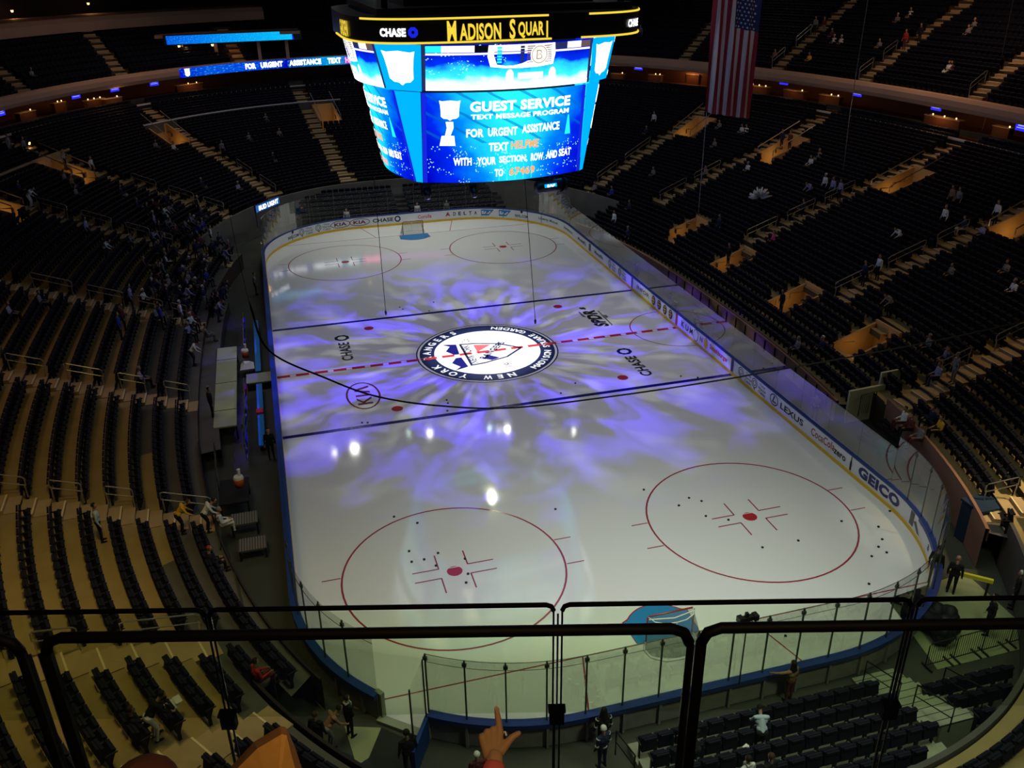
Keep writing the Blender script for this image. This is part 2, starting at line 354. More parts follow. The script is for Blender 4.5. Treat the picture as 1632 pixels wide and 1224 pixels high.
# bright blue of the near-end and bench-side rail as seen from behind
band('rear_rail', s_at(13, -20), gate0+PER, .93, 1.075, .0, .27, 'capn', boards) if 0 else None
band('rear_rail', ben0-2, gate0, .88, 1.085, -.03, .30, 'capn', boards)
band('rear_rail', gate1, s_at(12.6, -24.5) if s_at(12.6, -24.5) > gate1 else s_at(12.6, -24.5)+PER, .90, 1.08, -.03, .30, 'cap', boards)
s = gate1-3.75
while s < PER+8:
    x, y, nx, ny = rink(s, .18)
    if y < -14 and not gate0 < s < gate1: b = MB(); b.box((x, y, .5), (.08, .12, 1.0), math.atan2(ny, nx)-math.pi/2); b.build('board_rib', M['boardback'], boards)
    s += 1.25
# vertical colour bars and seams on the inner face
def bmap(s0, z0=.62):
    def f(a, c):
        x, y, nx, ny = rink(s0-a, -.012); return (x, y, z0+c)
    return f
def bar(s, w_, m, name='board_stripe'):
    mp = bmap(s); fan(name, [[(-w_/2, -.42), (w_/2, -.42), (w_/2, .4), (-w_/2, .4)]], mp, M[m], boards)
for y in (7.62, -7.62): bar(s_right(y), .3, 'blue')
bar(s_right(0), .3, 'red')
for s in (s_at(-10.6, 28.0), s_far(9.2), s_right(26.5)): bar(s, .06, 'dgrey', 'board_seam')
def bword(body, s, wd, h, m='black', dz=0, bold=.025): text('board_word', body, bmap(s, .61+dz), wd, h, M[m], boards, bold)
def kia(s):
    mp = bmap(s, .6); fan('board_oval', ringpolys(0, 0, .95, .34, .06), mp, M['maroon'], boards); text('board_word', 'KIA', mp, 1.15, .32, M['maroon'], boards, .03)
def twc(s):
    mp = bmap(s, .6); fan('swirl', ringpolys(-.55, .05, .3, .3, .06, 16) + ringpolys(-.55, .05, .17, .17, .05, 12) + [[(-.62, -.2), (-.5, -.2), (-.45, -.36), (-.55, -.36)]], mp, M['dgrey'], boards)
    for i, t in enumerate(('Time', 'Warner', 'Cable')): text('board_word', t, mp, .2*len(t)*.72, .17, M['dgrey'], boards, .01, .28, .22-.22*i)

bword('NHL.COM', s_at(-10.55, 28.1), 1.35, .26, dz=-.1); fan('board_badge', [ell(0, .3, .13, .15, 8)], bmap(s_at(-10.55, 28.1)), M['black'], boards)
twc(s_at(-9.25, 29.05)); twc(s_at(-7.7, 29.85)); kia(s_at(-6.1, 30.35)); kia(s_far(-4.35))
bword('CHASE', s_far(-2.2), 1.9, .36, 'black'); octagon(1.35, 0, .3, bmap(s_far(-2.2), .61), M['navy'], boards)
bword('Corolla', s_far(1.7), 1.3, .34, 'pink'); 
mp = bmap(s_far(3.9), .61); fan('delta_mark', [[(-.25, -.2), (0, .26), (0, -.08)], [(.25, -.2), (0, .26), (0, -.08)]], mp, M['red'], boards)
for i, ch in enumerate('DELTA'): bword(ch, s_far(4.55+i*.5), .26, .34, 'black')
for s in (s_at(7.6, 29.9), s_at(9.05, 29.1)):
    mp = bmap(s, .61); fan('trapezoid_mark', [[(-.6, -.26), (-.6, .3), (.62, .3), (.12, -.26)]], mp, M['crease'], boards)
    b_ = lambda a, c, s=s: (lambda q: (q[0]-q[0]*.0006, q[1]-.02, q[2]))(bmap(s, .61)(a, c)); text('board_word', 'SAP', b_, .85, .3, M['white'], boards, .05, -.12, .04)
bword('NHL.COM', s_at(10.5, 28.1), 1.35, .26, dz=-.1); fan('board_badge', [ell(0, .3, .13, .15, 8)], bmap(s_at(10.5, 28.1)), M['black'], boards)
bword('Liberty Mutual', s_at(12.2, 25.4), 2.6, .3, 'dgrey'); bword('Investors', s_at(12.85, 22), 2.1, .28, 'dgrey')
bword('Modell\'s', s_right(18.6), 2.0, .3, 'dgrey'); fan('board_badge', [[(-1.5, -.3), (-1.0, -.3), (-1.0, .3), (-1.5, .3)]], bmap(s_right(15.4)), M['dgrey'], boards); bword('Manulife', s_right(14.6), 1.9, .28, 'dgrey')
twc(s_right(11.6)); twc(s_right(9.5)); bword('INFOR', s_right(5.6), 2.2, .3, 'dgrey')
for y in (3.75, 2.8, 1.85, .95):
    mp = bmap(s_right(y), .6); fan('round_badge', [ell(0, 0, .3, .34, 16)], mp, M['black'], boards); mp2 = lambda a, c, y=y: (lambda q: (q[0]-.01, q[1], q[2]))(bmap(s_right(y), .6)(a, c)); fan('badge_gold', [[(-.2, -.03), (.2, -.03), (.2, .08), (-.2, .08)], [(-.1, -.2), (.1, -.2), (.1, -.1), (-.1, -.1)], [(-.12, .16), (.12, .16), (.12, .24), (-.12, .24)]], mp2, M['kick'], boards)
for i, ch in enumerate('KUM'): bword(ch, s_right(-.95-.62*i), .42, .40)
fan('board_letter', ringpolys(0, 0, .33, .40, .04), bmap(s_right(-2.85), .6), M['black'], boards); bword('N', s_right(-3.6), .36, .34, 'dgrey')
bword('Smashburger', s_right(-5.9), 2.3, .42, 'pink', 0, .04); fan('board_badge', [ell(-1.5, 0, .28, .36, 8)], bmap(s_right(-5.7), .6), M['kick'], boards)
twc(s_right(-9.2)); twc(s_right(-10.75))
mp = bmap(s_right(-12.3), .61); fan('oval_mark', ringpolys(0, 0, .42, .33, .06) + [[(-.16, -.16), (.22, -.16), (.22, -.08), (-.06, -.08), (.06, .22), (-.06, .22)]], mp, M['black'], boards)
bword('LEXUS', s_right(-14.05), 2.2, .36)
cc = lambda a, c: bmap(s_right(-16.9), .66)(a, c+a*.05); text('board_word', 'CocaCola', cc, 2.0, .42, M['red'], boards, .01)
bword('zero', s_right(-18.35), .95, .26, 'black', -.05)
fan('bottle_mark', [[(-.07, -.38), (.07, -.38), (.08, .0), (.03, .2), (.03, .36), (-.03, .36), (-.03, .2), (-.08, .0)]], bmap(s_right(-19.25), .62), M['black'], boards)
bword('GEICO', s_right(-21.35), 3.0, .56, 'blue', 0, .06)
mp = bmap(s_at(12.75, -24.25), .6); fan('block_mark', [[(-.45, -.3), (-.1, -.3), (-.1, .35), (-.45, .35)], [(-.1, 0), (.35, -.3), (.6, -.3), (.1, .12)]], mp, M['dgrey'], boards)
bword('&', s_at(12.2, -25.9), .25, .3)

# glass panes, posts
s = 0
def glass_run(s0, s1, step, z1, posts=True):
    n = max(1, round(abs(s1-s0)/step))
    for k in range(n):
        a, c = s0+(s1-s0)*k/n, s0+(s1-s0)*(k+1)/n
        b = MB(); b.wall(rinkpts(a+.01, c-.01, .07, .6), 1.075, z1, .012); b.build('glass_pane', M['glass'], boards)
        if posts and vis(*rink(a)[:2], 2, 60):
            x, y, nx, ny = rink(a, .085); b = MB(); b.box((x, y, (1.07+z1)/2), (.05, .045, z1-1.07), math.atan2(ny, nx)-math.pi/2); b.build('glass_post', M['post'], boards)
            if y < -20: b = MB(); b.box((x, y, z1-.18), (.14, .07, .12), math.atan2(ny, nx)-math.pi/2); b.build('post_clamp', M['post'], boards)
c_ne = s_right(-21.95); c_r1 = s_right(19)
glass_run(0, s_right(21.95), 2.44, 2.9, False)
glass_run(s_right(21.95), s_at(-13, 21.95), 1.22, 3.5, False)
for s in [s_right(21.95) + i*2.44 for i in range(15)]:
    x, y, nx, ny = rink(s, .085); b = MB(); b.box((x, y, 2.28), (.03, .03, 2.4), math.atan2(ny, nx)); b.build('glass_post', M['post'], boards)
glass_run(s_at(-13, 21.95), ben0, 2.44, 2.9, False)
glass_run(ben1, s_at(-13, -21.95), 2.44, 2.9, False)
glass_run(s_at(-13, -21.95), gate0, 1.22, 3.5)
glass_run(gate1, PER, 1.22, 3.5)
for r0, r1, z in ((gate1, PER, 3.2), (gate1, PER, 3.5), (s_at(-13, -21.95), gate0, 3.2)):
    b = MB(); b.tube([(*rink(r0+(r1-r0)*k/50, .09)[:2], z) for k in range(51)], .012, 4); b.build('top_cable', M['post'], boards)
# open gate in the near left corner: board leaf, glass leaf and the post it leans on
g = empty('rink_gate', (*rink(gate1)[:2], 0), 0, 'open blue-edged rink gate with its glass leaf, swung out at the near left corner', 'gate')
def gb(name, mb, m): o = mb.build(name, M[m]); o.parent = g; o.matrix_parent_inverse = Matrix.Translation(-g.location); return o
gx, gy = rink(gate1)[:2]
b = MB(); b.box((gx-.45, gy-.75, .52), (.12, 1.55, 1.04), R(-28)); gb('gate_panel', b, 'capn')
b = MB(); b.box((gx-.45, gy-.75, 2.25), (.02, 1.35, 2.3), R(-28)); gb('gate_glass', b, 'glass')
for q in (-.62, .62):
    b = MB(); b.box((gx-.45+q*math.sin(R(28)), gy-.75+q*math.cos(R(28)), 2.2), (.05, .05, 2.4)); gb('gate_post', b, 'post')
b = MB(); x, y = rink(gate0)[:2]; b.box((x, y, .55), (.16, .3, 1.1), R(35)); gb('gate_jamb', b, 'alu')
b = MB(); x2, y2 = rink(gate1, .15)[:2]; x1, y1 = rink(gate0, .15)[:2]; b.box(((x1+x2)/2, (y1+y2)/2, .05), (math.hypot(x2-x1, y2-y1), .3, .1), math.atan2(y2-y1, x2-x1)); gb('sill', b, 'alu')
# camera pole over the near glass
t = empty('remote_camera', (.75, -30.75, 0), 0, 'black remote camera bar on a thin pole above the near end glass', 'camera')
b = MB(); b.tube([(0, 0, 1.0), (0, 0, 3.75)], .025, 6); b.build('pole', M['blackm'], t)
b = MB(); b.box((0, 0, 3.78), (.62, .16, .15), R(5)); b.box((-.26, 0, 3.79), (.16, .22, .2), R(5)); b.box((.26, 0, 3.79), (.16, .22, .2), R(5)); b.build('camera_bar', M['blackm'], t)
b = MB(); b.box((-.05, 0, 3.93), (.1, .1, .16)); b.build('mount', M['blackm'], t)

# ------------------------------------------------------------------ goals
def goal(y, e, label):
    g = empty('hockey_goal', (0, y, 0), 0 if e > 0 else math.pi, label, 'goal')   # mouth faces -Y locally
    b = MB(); pts = [(-.915, 0, 0), (-.915, 0, 1.15), (-.85, 0, 1.22), (.85, 0, 1.22), (.915, 0, 1.15), (.915, 0, 0)]; b.tube(pts, .032, 8); b.build('goal_frame', M['redline'], g, True)
    bp = [(.915, 0, .03), (1.12, .35, .03), (1.05, .75, .03), (.6, 1.08, .03), (0, 1.12, .03), (-.6, 1.08, .03), (-1.05, .75, .03), (-1.12, .35, .03), (-.915, 0, .03)]
    b = MB(); b.tube(bp, .05, 6); b.build('base_bar', M['white'], g, True)
    tp = [(.88, .02, 1.2), (.75, .3, 1.18), (.4, .46, 1.15), (0, .5, 1.15), (-.4, .46, 1.15), (-.75, .3, 1.18), (-.88, .02, 1.2)]
    b = MB(); b.tube(tp, .02, 6); b.build('top_bar', M['white'], g, True)
    b = MB(); b.strip([bp[0], bp[1], bp[2], bp[4], bp[6], bp[7], bp[8]], tp); b.poly([q for q in tp] ); b.build('goal_net', M['net'], g)
    b = MB(); b.tube([(0, .5, 1.15), (0, .62, .6), (0, 1.1, .05)], .02, 5); b.tube([(-.9, .12, 1.18), (0, .3, 1.19), (.9, .12, 1.18)], .022, 5); b.build('net_lacing', M['white'], g)
goal(27.1, 1, 'far goal with red posts and pale net in front of the end boards'); goal(-27.1, -1, 'near goal seen from behind through the railing glass, with a rounded pale net')

# ------------------------------------------------------------------ pucks
PK = [(-8.28, -19.19, 'small black puck lying on the ice beside the near left faceoff dot', 'pucks beside the near left faceoff dot'), (-8.30, -19.94, 'small black puck lying on the ice beside the near left faceoff dot', 'pucks beside the near left faceoff dot'), (-7.77, -19.93, 'small black puck lying on the ice beside the near left faceoff dot', 'pucks beside the near left faceoff dot'), (-7.38, -20.48, 'small black puck lying on the ice beside the near left faceoff dot', 'pucks beside the near left faceoff dot'), (-7.13, -19.67, 'small black puck lying on the ice beside the near left faceoff dot', 'pucks beside the near left faceoff dot'), (-6.13, -20.37, 'small black puck lying on the ice beside the near left faceoff dot', 'pucks beside the near left faceoff dot'), (-6.23, -21.38, 'small black puck lying on the ice beside the near left faceoff dot', 'pucks beside the near left faceoff dot'), (-6.43, -21.90, 'small black puck lying on the ice beside the near left faceoff dot', 'pucks beside the near left faceoff dot'), (-8.50, -16.48, 'small black puck lying on the ice beside the near left faceoff dot', 'pucks beside the near left faceoff dot'), (-7.58, -17.26, 'small black puck lying on the ice beside the near left faceoff dot', 'pucks beside the near left faceoff dot'), (3.07, -17.67, 'small black puck lying on the ice round the near right faceoff circle', 'pucks round the near right faceoff circle'), (4.07, -19.34, 'small black puck lying on the ice round the near right faceoff circle', 'pucks round the near right faceoff circle'), (4.78, -18.91, 'small black puck lying on the ice round the near right faceoff circle', 'pucks round the near right faceoff circle'), (5.21, -19.31, 'small black puck lying on the ice round the near right faceoff circle', 'pucks round the near right faceoff circle'), (4.85, -20.45, 'small black puck lying on the ice round the near right faceoff circle', 'pucks round the near right faceoff circle'), (5.67, -21.00, 'small black puck lying on the ice round the near right faceoff circle', 'pucks round the near right faceoff circle'), (7.77, -23.23, 'small black puck lying on the ice round the near right faceoff circle', 'pucks round the near right faceoff circle'), (6.07, -23.22, 'small black puck lying on the ice round the near right faceoff circle', 'pucks round the near right faceoff circle'), (10.36, -22.52, 'small black puck lying on the ice by the near right boards', 'pucks by the near right boards'), (11.64, -23.34, 'small black puck lying on the ice by the near right boards', 'pucks by the near right boards'), (11.22, -24.17, 'small black puck lying on the ice by the near right boards', 'pucks by the near right boards'), (10.74, -24.58, 'small black puck lying on the ice by the near right boards', 'pucks by the near right boards'), (10.82, -25.01, 'small black puck lying on the ice by the near right boards', 'pucks by the near right boards'), (10.07, -25.05, 'small black puck lying on the ice by the near right boards', 'pucks by the near right boards'), (12.87, -22.46, 'small black puck lying on the ice by the near right boards', 'pucks by the near right boards'), (8.87, -26.55, 'small black puck lying on the ice by the near right boards', 'pucks by the near right boards'), (-3.87, -5.91, 'small black puck lying on the ice between the near blue line and centre ice', 'pucks between the near blue line and centre ice'), (-4.10, -7.19, 'small black puck lying on the ice between the near blue line and centre ice', 'pucks between the near blue line and centre ice'), (-5.28, -5.96, 'small black puck lying on the ice between the near blue line and centre ice', 'pucks between the near blue line and centre ice'), (-3.88, -6.31, 'small black puck lying on the ice between the near blue line and centre ice', 'pucks between the near blue line and centre ice'), (2.56, -6.99, 'small black puck lying on the ice between the near blue line and centre ice', 'pucks between the near blue line and centre ice'), (3.78, -6.01, 'small black puck lying on the ice between the near blue line and centre ice', 'pucks between the near blue line and centre ice'), (10.04, -6.97, 'small black puck lying on the ice between the near blue line and centre ice', 'pucks between the near blue line and centre ice'), (10.91, -7.42, 'small black puck lying on the ice between the near blue line and centre ice', 'pucks between the near blue line and centre ice'), (-8.79, -7.18, 'small black puck lying on the ice between the near blue line and centre ice', 'pucks between the near blue line and centre ice'), (-8.50, -7.27, 'small black puck lying on the ice between the near blue line and centre ice', 'pucks between the near blue line and centre ice'), (-1.58, 9.60, 'small black puck lying on the ice inside the far blue line', 'pucks inside the far blue line'), (-2.21, 7.98, 'small black puck lying on the ice inside the far blue line', 'pucks inside the far blue line'), (-4.09, 9.35, 'small black puck lying on the ice inside the far blue line', 'pucks inside the far blue line'), (-3.93, 8.91, 'small black puck lying on the ice inside the far blue line', 'pucks inside the far blue line'), (-1.39, -18.00, 'single black puck on the ice above the bright glare spot near the left circle', None), (4.13, -28.23, 'single black puck behind the near goal line, seen through the end glass', None)]
pk = None
for i, (x, y, lab, grp) in enumerate(PK):
    if pk is None: b = MB(); b.prism((0, 0, 0), .055, .04, 12); pk = b.build('puck', M['black']); o = pk
    else: o = pk.copy(); C.objects.link(o)
    o.location = (x, y, .002); tag(o, lab, 'puck', grp)

# ------------------------------------------------------------------ seating bowl
A0, B0 = 16.2, 33.0
PIT, RISE = .98, .353
def nn(d): return 2.55-.4*min(max(d, 0)/24, 1)
def row_xy(d, th):
    a, b_, n = A0+d, B0+1.1*d, nn(d); c, s_ = math.cos(th), math.sin(th)
    return a*math.copysign(abs(c)**(2/n), c), b_*math.copysign(abs(s_)**(2/n), s_)
def grad(x, y, d):
    a, b_, n = A0+d, B0+1.1*d, nn(d)
    gx_, gy_ = math.copysign(n/a*(abs(x)/a)**(n-1), x), math.copysign(n/b_*(abs(y)/b_)**(n-1), y); l = math.hypot(gx_, gy_); return gx_/l, gy_/l
def dval(x, y):
    lo, hi = -3.0, 45.0
    for _ in range(30):
        m = (lo+hi)/2
        if (abs(x)/(A0+m))**nn(m)+(abs(y)/(B0+1.1*m))**nn(m) > 1: lo = m
        else: hi = m
    return lo
def zrow(k): return .9+RISE*k
def kmin(x, y):
    if x > 0: return 4 if y > 22 else 0 if y > -14.4 else 2 if y > -27 else 3
    return 4 if y > 22 else 1 if y > 12 else 0 if y > -9.5 else 1 if y > -27 else 3
AIS = dict(RA=((18.5, 27.5), (29.9, 32.3), 4, 22.3), RB=((20.1, 19.2), (34.8, 20.8), 5.5, 22.3), RC=((21.8, 6.65), (36.5, 6.5), 5.5, 22.3), RD=((21.6, -5.1), (34.6, -5.1), 5.2, 22.3),
    RE=((16.8, -16.6), (34, -16.8), 2, 22.3), RF=((15.2, -25.9), (22, -28.6), 2.2, 10), LA=((-18.6, -16.7), (-23.4, -16.9), 1.2, 22.3), LB=((-18.3, -5.1), (-24.9, -5.1), 1.1, 22.3), LC=((-20.6, 6.7), (-28.3, 6.9), 1.0, 22.3),
    LD=((-22.8, 20.2), (-30.9, 21.4), 1.0, 22.3), LE=((-17.8, 29.4), (-27.9, 32.3), 4, 22.3), LF=((-12.5, 35.4), (-19.5, 44.3), 4, 22.3), LG=((-4.7, 39.2), (-6.6, 51.2), 4, 22.3), RG=((12.5, 35.4), (19.5, 44.3), 4, 22.3), RH=((4.7, 39.2), (6.6, 51.2), 4, 22.3),
    LH=((-16.7, -25.4), (-21.2, -27.0), 2.9, 12), LI=((-14.4, -29.3), (-16.6, -30.9), 2.9, 9))
UAIS = dict(UA=((31.5, 39.4), (36.0, 42.4), 23.6, 34), UB=((36.5, 29.0), (45.5, 31.9), 23.6, 36), UC=((38.7, 19.0), (49.6, 20.6), 23.6, 36), UD=((39.7, 7.3), (44.7, 8.4), 23.6, 36), UE=((-31.1, 39.0), (-33.7, 41.7), 23.6, 31), UF=((-24.4, 48.7), (-27.4, 54.6), 23.6, 31), UG=((-12.5, 54.5), (-13.6, 58.5), 23.6, 29), UH=((8, 57), (9, 62), 23.6, 31))
def adist(x, y, A):
    (x0, y0), (x1, y1) = A[0], A[1]; L = math.hypot(x1-x0, y1-y0); ux, uy = (x1-x0)/L, (y1-y0)/L
    return -(x-x0)*uy+(y-y0)*ux, (x-x0)*ux+(y-y0)*uy
# pits: rectangles (centre x, y, outward unit, half width, length inwards/outwards)
VOM = []
for y in (13.2, 5.3, -2.8, -10.2): VOM.append((19.9, y, 1.0, 0.0, .95, 1.35, 'low'))
for nme, off in (('RA', -1.75), ('RB', -1.75), ('RC', -1.75), ('RD', -1.75), ('LE', -1.7), ('LF', -1.7), ('LG', 1.7), ('LD', -1.7)):
    A = AIS[nme]; (x0, y0), (x1, y1) = A[0], A[1]; L = math.hypot(x1-x0, y1-y0); ux, uy = (x1-x0)/L, (y1-y0)/L
    t = 0
    while dval(x0+ux*t, y0+uy*t) < 16.6: t += .1
    sg = 1 if x1 > 0 else -1
    if nme == 'LD': sg = -1
    o_ = off*sg if nme != 'LG' else off*sg
    cx, cy = x0+ux*t-uy*o_, y0+uy*t+ux*o_
    VOM.append((cx, cy, ux, uy, 1.0, 1.75, 'high'))
def inhole(x, y, m=0):
    for vx, vy, ux, uy, hw, hl, k in VOM:
        a, b_ = (x-vx)*ux+(y-vy)*uy, -(x-vx)*uy+(y-vy)*ux
        if abs(a) < hl+m and abs(b_) < hw+m: return True
    return False
NT = 760
THS = [2*math.pi*i/NT for i in range(NT+1)]
def ylim(y, d): return y > -43
b = MB(); fw = MB()
for k in range(24):
    d0, d1 = PIT*k, PIT*(k+1)
    for i in range(NT):
        tm = (THS[i]+THS[i+1])/2; xm, ym = row_xy(d0+.49, tm)
        if not ylim(ym, d0) or k < kmin(xm, ym) or inhole(xm, ym) or not vis(xm, ym, zrow(k), 260): continue
        p0, p1, q0, q1 = row_xy(d0, THS[i]), row_xy(d0, THS[i+1]), row_xy(d1, THS[i]), row_xy(d1, THS[i+1]); z = zrow(k)
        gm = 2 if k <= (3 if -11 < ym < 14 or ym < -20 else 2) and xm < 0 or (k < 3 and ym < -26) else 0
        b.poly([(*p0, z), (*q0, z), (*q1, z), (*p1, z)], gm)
        first = k == kmin(xm, ym)
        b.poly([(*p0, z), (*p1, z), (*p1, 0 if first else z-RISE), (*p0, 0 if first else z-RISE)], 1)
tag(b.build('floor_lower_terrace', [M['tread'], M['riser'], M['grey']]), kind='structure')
def loft(name, prof, m, cond, closed=False, ths=THS, kind='structure'):
    b = MB()
    for i in range(len(ths)-1):
        xm, ym = row_xy(prof[0][0], (ths[i]+ths[i+1])/2)
        if not cond(xm, ym): continue
        A_ = [(*row_xy(d, ths[i]), z) for d, z in prof]; B_ = [(*row_xy(d, ths[i+1]), z) for d, z in prof]
        if closed: A_.append(A_[0]); B_.append(B_[0])
        b.strip(A_, B_)
    return tag(b.build(name, m), kind=kind)
# front walls of the stands
loft('wall_front_right', [(-.05, 0), (-.05, 1.22), (.08, 1.25), (.08, .85)], M['wallb'], lambda x, y: x > 0 and -14.4 < y < 22)
loft('wall_front_far', [(3.8, 0), (3.8, 2.75), (3.95, 2.75), (3.95, 2.2)], M['concrete'], lambda x, y: y > 22 and abs(x) < 23)
loft('wall_corner_right', [(1.85, 0), (1.85, 2.0), (1.98, 2.0), (1.98, 1.4)], M['wallb'], lambda x, y: x > 0 and -27 < y < -16.2)
loft('wall_near_end', [(2.75, 0), (2.75, 2.15), (2.9, 2.15), (2.9, 1.9)], M['grey'], lambda x, y: y < -27 and x > -3)
loft('wall_near_left', [(2.75, 0), (2.75, 2.1), (2.85, 2.1), (2.85, 1.9)], M['darkwall'], lambda x, y: y < -27 and x < -10)
loft('wall_front_left', [(.95, 0), (.95, 1.45), (1.02, 1.45), (1.02, 1.0)], M['darkwall'], lambda x, y: x < 0 and -27 < y < -9.5)
# slanting side posts of the brown wall
b = MB(); y = -13.5
while y < 8: 
    d_ = -.08; xw = next(xx/100 for xx in range(1500, 1700) if dval(xx/100, y) >= d_); b.box((xw-.02, y, .78), (.06, .05, .75)); y += 1.25
tag(b.build('trim_1', M['blackm']), kind='structure')
b = MB(); b.tube([(next(xx/100 for xx in range(1400, 1700) if dval(xx/100, yy) >= -.02), yy, 1.33) for yy in range(-14, 9)], .025, 5)
tag(b.build('front_wall_rail', M['blackm']), 'black handrail along the top of the long brown front wall', 'rail')
# service tunnel between the long wall and the corner block
b = MB(); b.box((18.6, -14.55, .95), (5.6, .14, 1.9), R(4)); b.box((19.4, -14.35, 2.1), (3.2, .12, .9), R(4)); tag(b.build('wall_tunnel_side', M['cream']), kind='structure')
b = MB()
for i in range(7): b.box((15.6+.3*i, -17.4, .1+.2*i), (.32, 2.0, .12))
tag(b.build('tunnel_stairs', M['dark']), 'black portable stairs climbing from the hall floor to the right corner rows', 'stairs')
g = empty('stair_gate', (15.8, -15.6, 0), 0, 'small black barred gate at the foot of the near right stairs', 'gate')
b = MB(); b.tube([(0, -.1, .9), (0, -.1, 2.1), (.9, -.1, 2.2), (.9, -.1, 1.0)], .03, 5); b.build('frame', M['blackm'], g)
b = MB(); [b.tube([(.1*i, -.1, 1.0), (.1*i, -.1, 2.12)], .012, 4) for i in range(1, 9)]; b.build('bars', M['blackm'], g)

# pits of the stairway mouths
for n_, (vx, vy, ux, uy, hw, hl, kd) in enumerate(VOM):
    if not vis(vx, vy, 3, 150): continue
    dm = dval(vx, vy); zt = .9+RISE*(dm/PIT); zf = max(.05, zt-(1.35 if kd == 'low' else 1.6)); an = math.atan2(uy, ux)
    def L_(a, c): return (vx+ux*a-uy*c, vy+uy*a+ux*c)
    b = MB()
    b.poly([(*L_(-hl, -hw), zf), (*L_(hl, -hw), zf), (*L_(hl, hw), zf), (*L_(-hl, hw), zf)])
    for sgn in (-1, 1):
        za, zb = zt-hl*.36, zt+hl*.36; h = .12 if kd == 'low' else .45
        P1 = [L_(-hl, sgn*hw), L_(hl, sgn*hw), L_(hl, sgn*(hw+.14)), L_(-hl, sgn*(hw+.14))]
        b.poly([(*P1[0], zf), (*P1[1], zf), (*P1[1], zb+h), (*P1[0], za+h)]); b.poly([(*P1[0], za+h), (*P1[1], zb+h), (*P1[2], zb+h), (*P1[3], za+h)]); b.poly([(*P1[3], zf), (*P1[2], zf), (*P1[2], zb+h), (*P1[3], za+h)])
    c = L_(hl+.05, 0); hb = .75 if kd == 'low' else 1.1; b.box((*c, (zf+zt+hb)/2), (.14, 2*hw+.3, zt+hb-zf), an)
    b.m[0] = 1; v = tag(b.build('stairway_mouth', [M['wallo'], M['pit']]), kind='structure')
    b = MB()
    for i in range(4): b.box((*L_(-hl+.15+.3*i, 0), zf+.12*(3-i) if kd == 'low' else zf+.12*(3-i)), (.3, 2*hw, .24), an)
    b.build('mouth_steps', M['step'], v)
    lm = empty('step_lamp', (*L_(-hl*.3, -hw+.12), zf+.45), an, 'warm lamp glowing in stairway mouth %s' % ['at the far end of the lower right rows', 'of the lower right rows, second from the far end', 'behind the usher in the lower right rows', 'nearest the black barred gate', 'left of the hanging flag', 'right of the hanging flag', 'under the long bright railings on the right', 'at the right edge, lit yellow', 'with the tall orange panel, far left section', 'with the orange panel and lamp, left of the scoreboard', 'just left of the scoreboard', 'at the left edge of the photo'][n_], 'lamp')
    b = MB(); b.box((0, 0, 0), (.16, .08, .1)); b.build('bulb_box', M['warm'], lm)
    lamp('mouth_light', 'POINT', (*L_(-hl*.2, 0), zf+1.0), 15 if kd == 'high' else 7, (1, .62, .2), shadow_soft_size=.15)
    if kd == 'high':
        for sgn in (-1, 1):
            h = empty('mouth_handrail', (0, 0, 0), 0, 'straight handrail, %s side of the stairway mouth %s' % ('near' if sgn*ux < 0 else 'far', ['', '', '', '', 'left of the flag', 'right of the flag', 'under the upper deck rim, mid right', 'at the right edge', 'far left with the tall orange panel', 'left of the scoreboard with the orange panel', 'beside the scoreboard', 'at the left edge'][n_]), 'handrail')
            b = MB(); b.tube([(*L_(-hl, sgn*(hw+.07)), zt-hl*.36+1.0), (*L_(hl+.6, sgn*(hw+.07)), zt+hl*.36+1.6)], .04, 6); b.build('bar', M['rail'], h)
            b = MB(); b.tube([(*L_(-hl, sgn*(hw+.07)), zt-hl*.36+.6), (*L_(-hl, sgn*(hw+.07)), zt-hl*.36+1.0)], .03, 5); b.build('post', M['rail'], h)

# aisle stairs and the short double-bar handrails beside them
WH = dict(LA='fourth', LB='third', LC='second', LD='first', RB='far', RC='middle', RD='long')
NAMEA = dict(RA='under the flag', RB='right of the flag', RC='across the middle right stand', RD='across the near half of the right stand', RE='at the near right tunnel', RF='at the right edge by the corner', LA='of the yellow-lit left rows', LB='level with the near blue line, left stand', LC='level with centre ice, left stand', LD='level with the far blue line, left stand',
    LE='in the far left corner', LF='left of the beer sign', LG='just left of the scoreboard', RG='behind the scoreboard, right', RH='behind the scoreboard', LH='under the two black rails at lower left', LI='in the lowest left rows',
    UA='left of the flag, upper deck', UB='right of the flag, upper deck', UC='in the middle of the upper right deck', UD='at the upper right edge', UE='at the upper left edge', UF='left of the ribbon screens, upper deck', UG='between the two ribbon screens', UH='behind the scoreboard, upper deck')
def on_line(A, dd):
    (x0, y0), (x1, y1) = A[0], A[1]; L = math.hypot(x1-x0, y1-y0); ux, uy = (x1-x0)/L, (y1-y0)/L; lo, hi = -12, 40
    for _ in range(26):
        m = (lo+hi)/2
        if dval(x0+ux*m, y0+uy*m) < dd: lo = m
        else: hi = m
    return x0+ux*lo, y0+uy*lo, ux, uy
NOS = {}
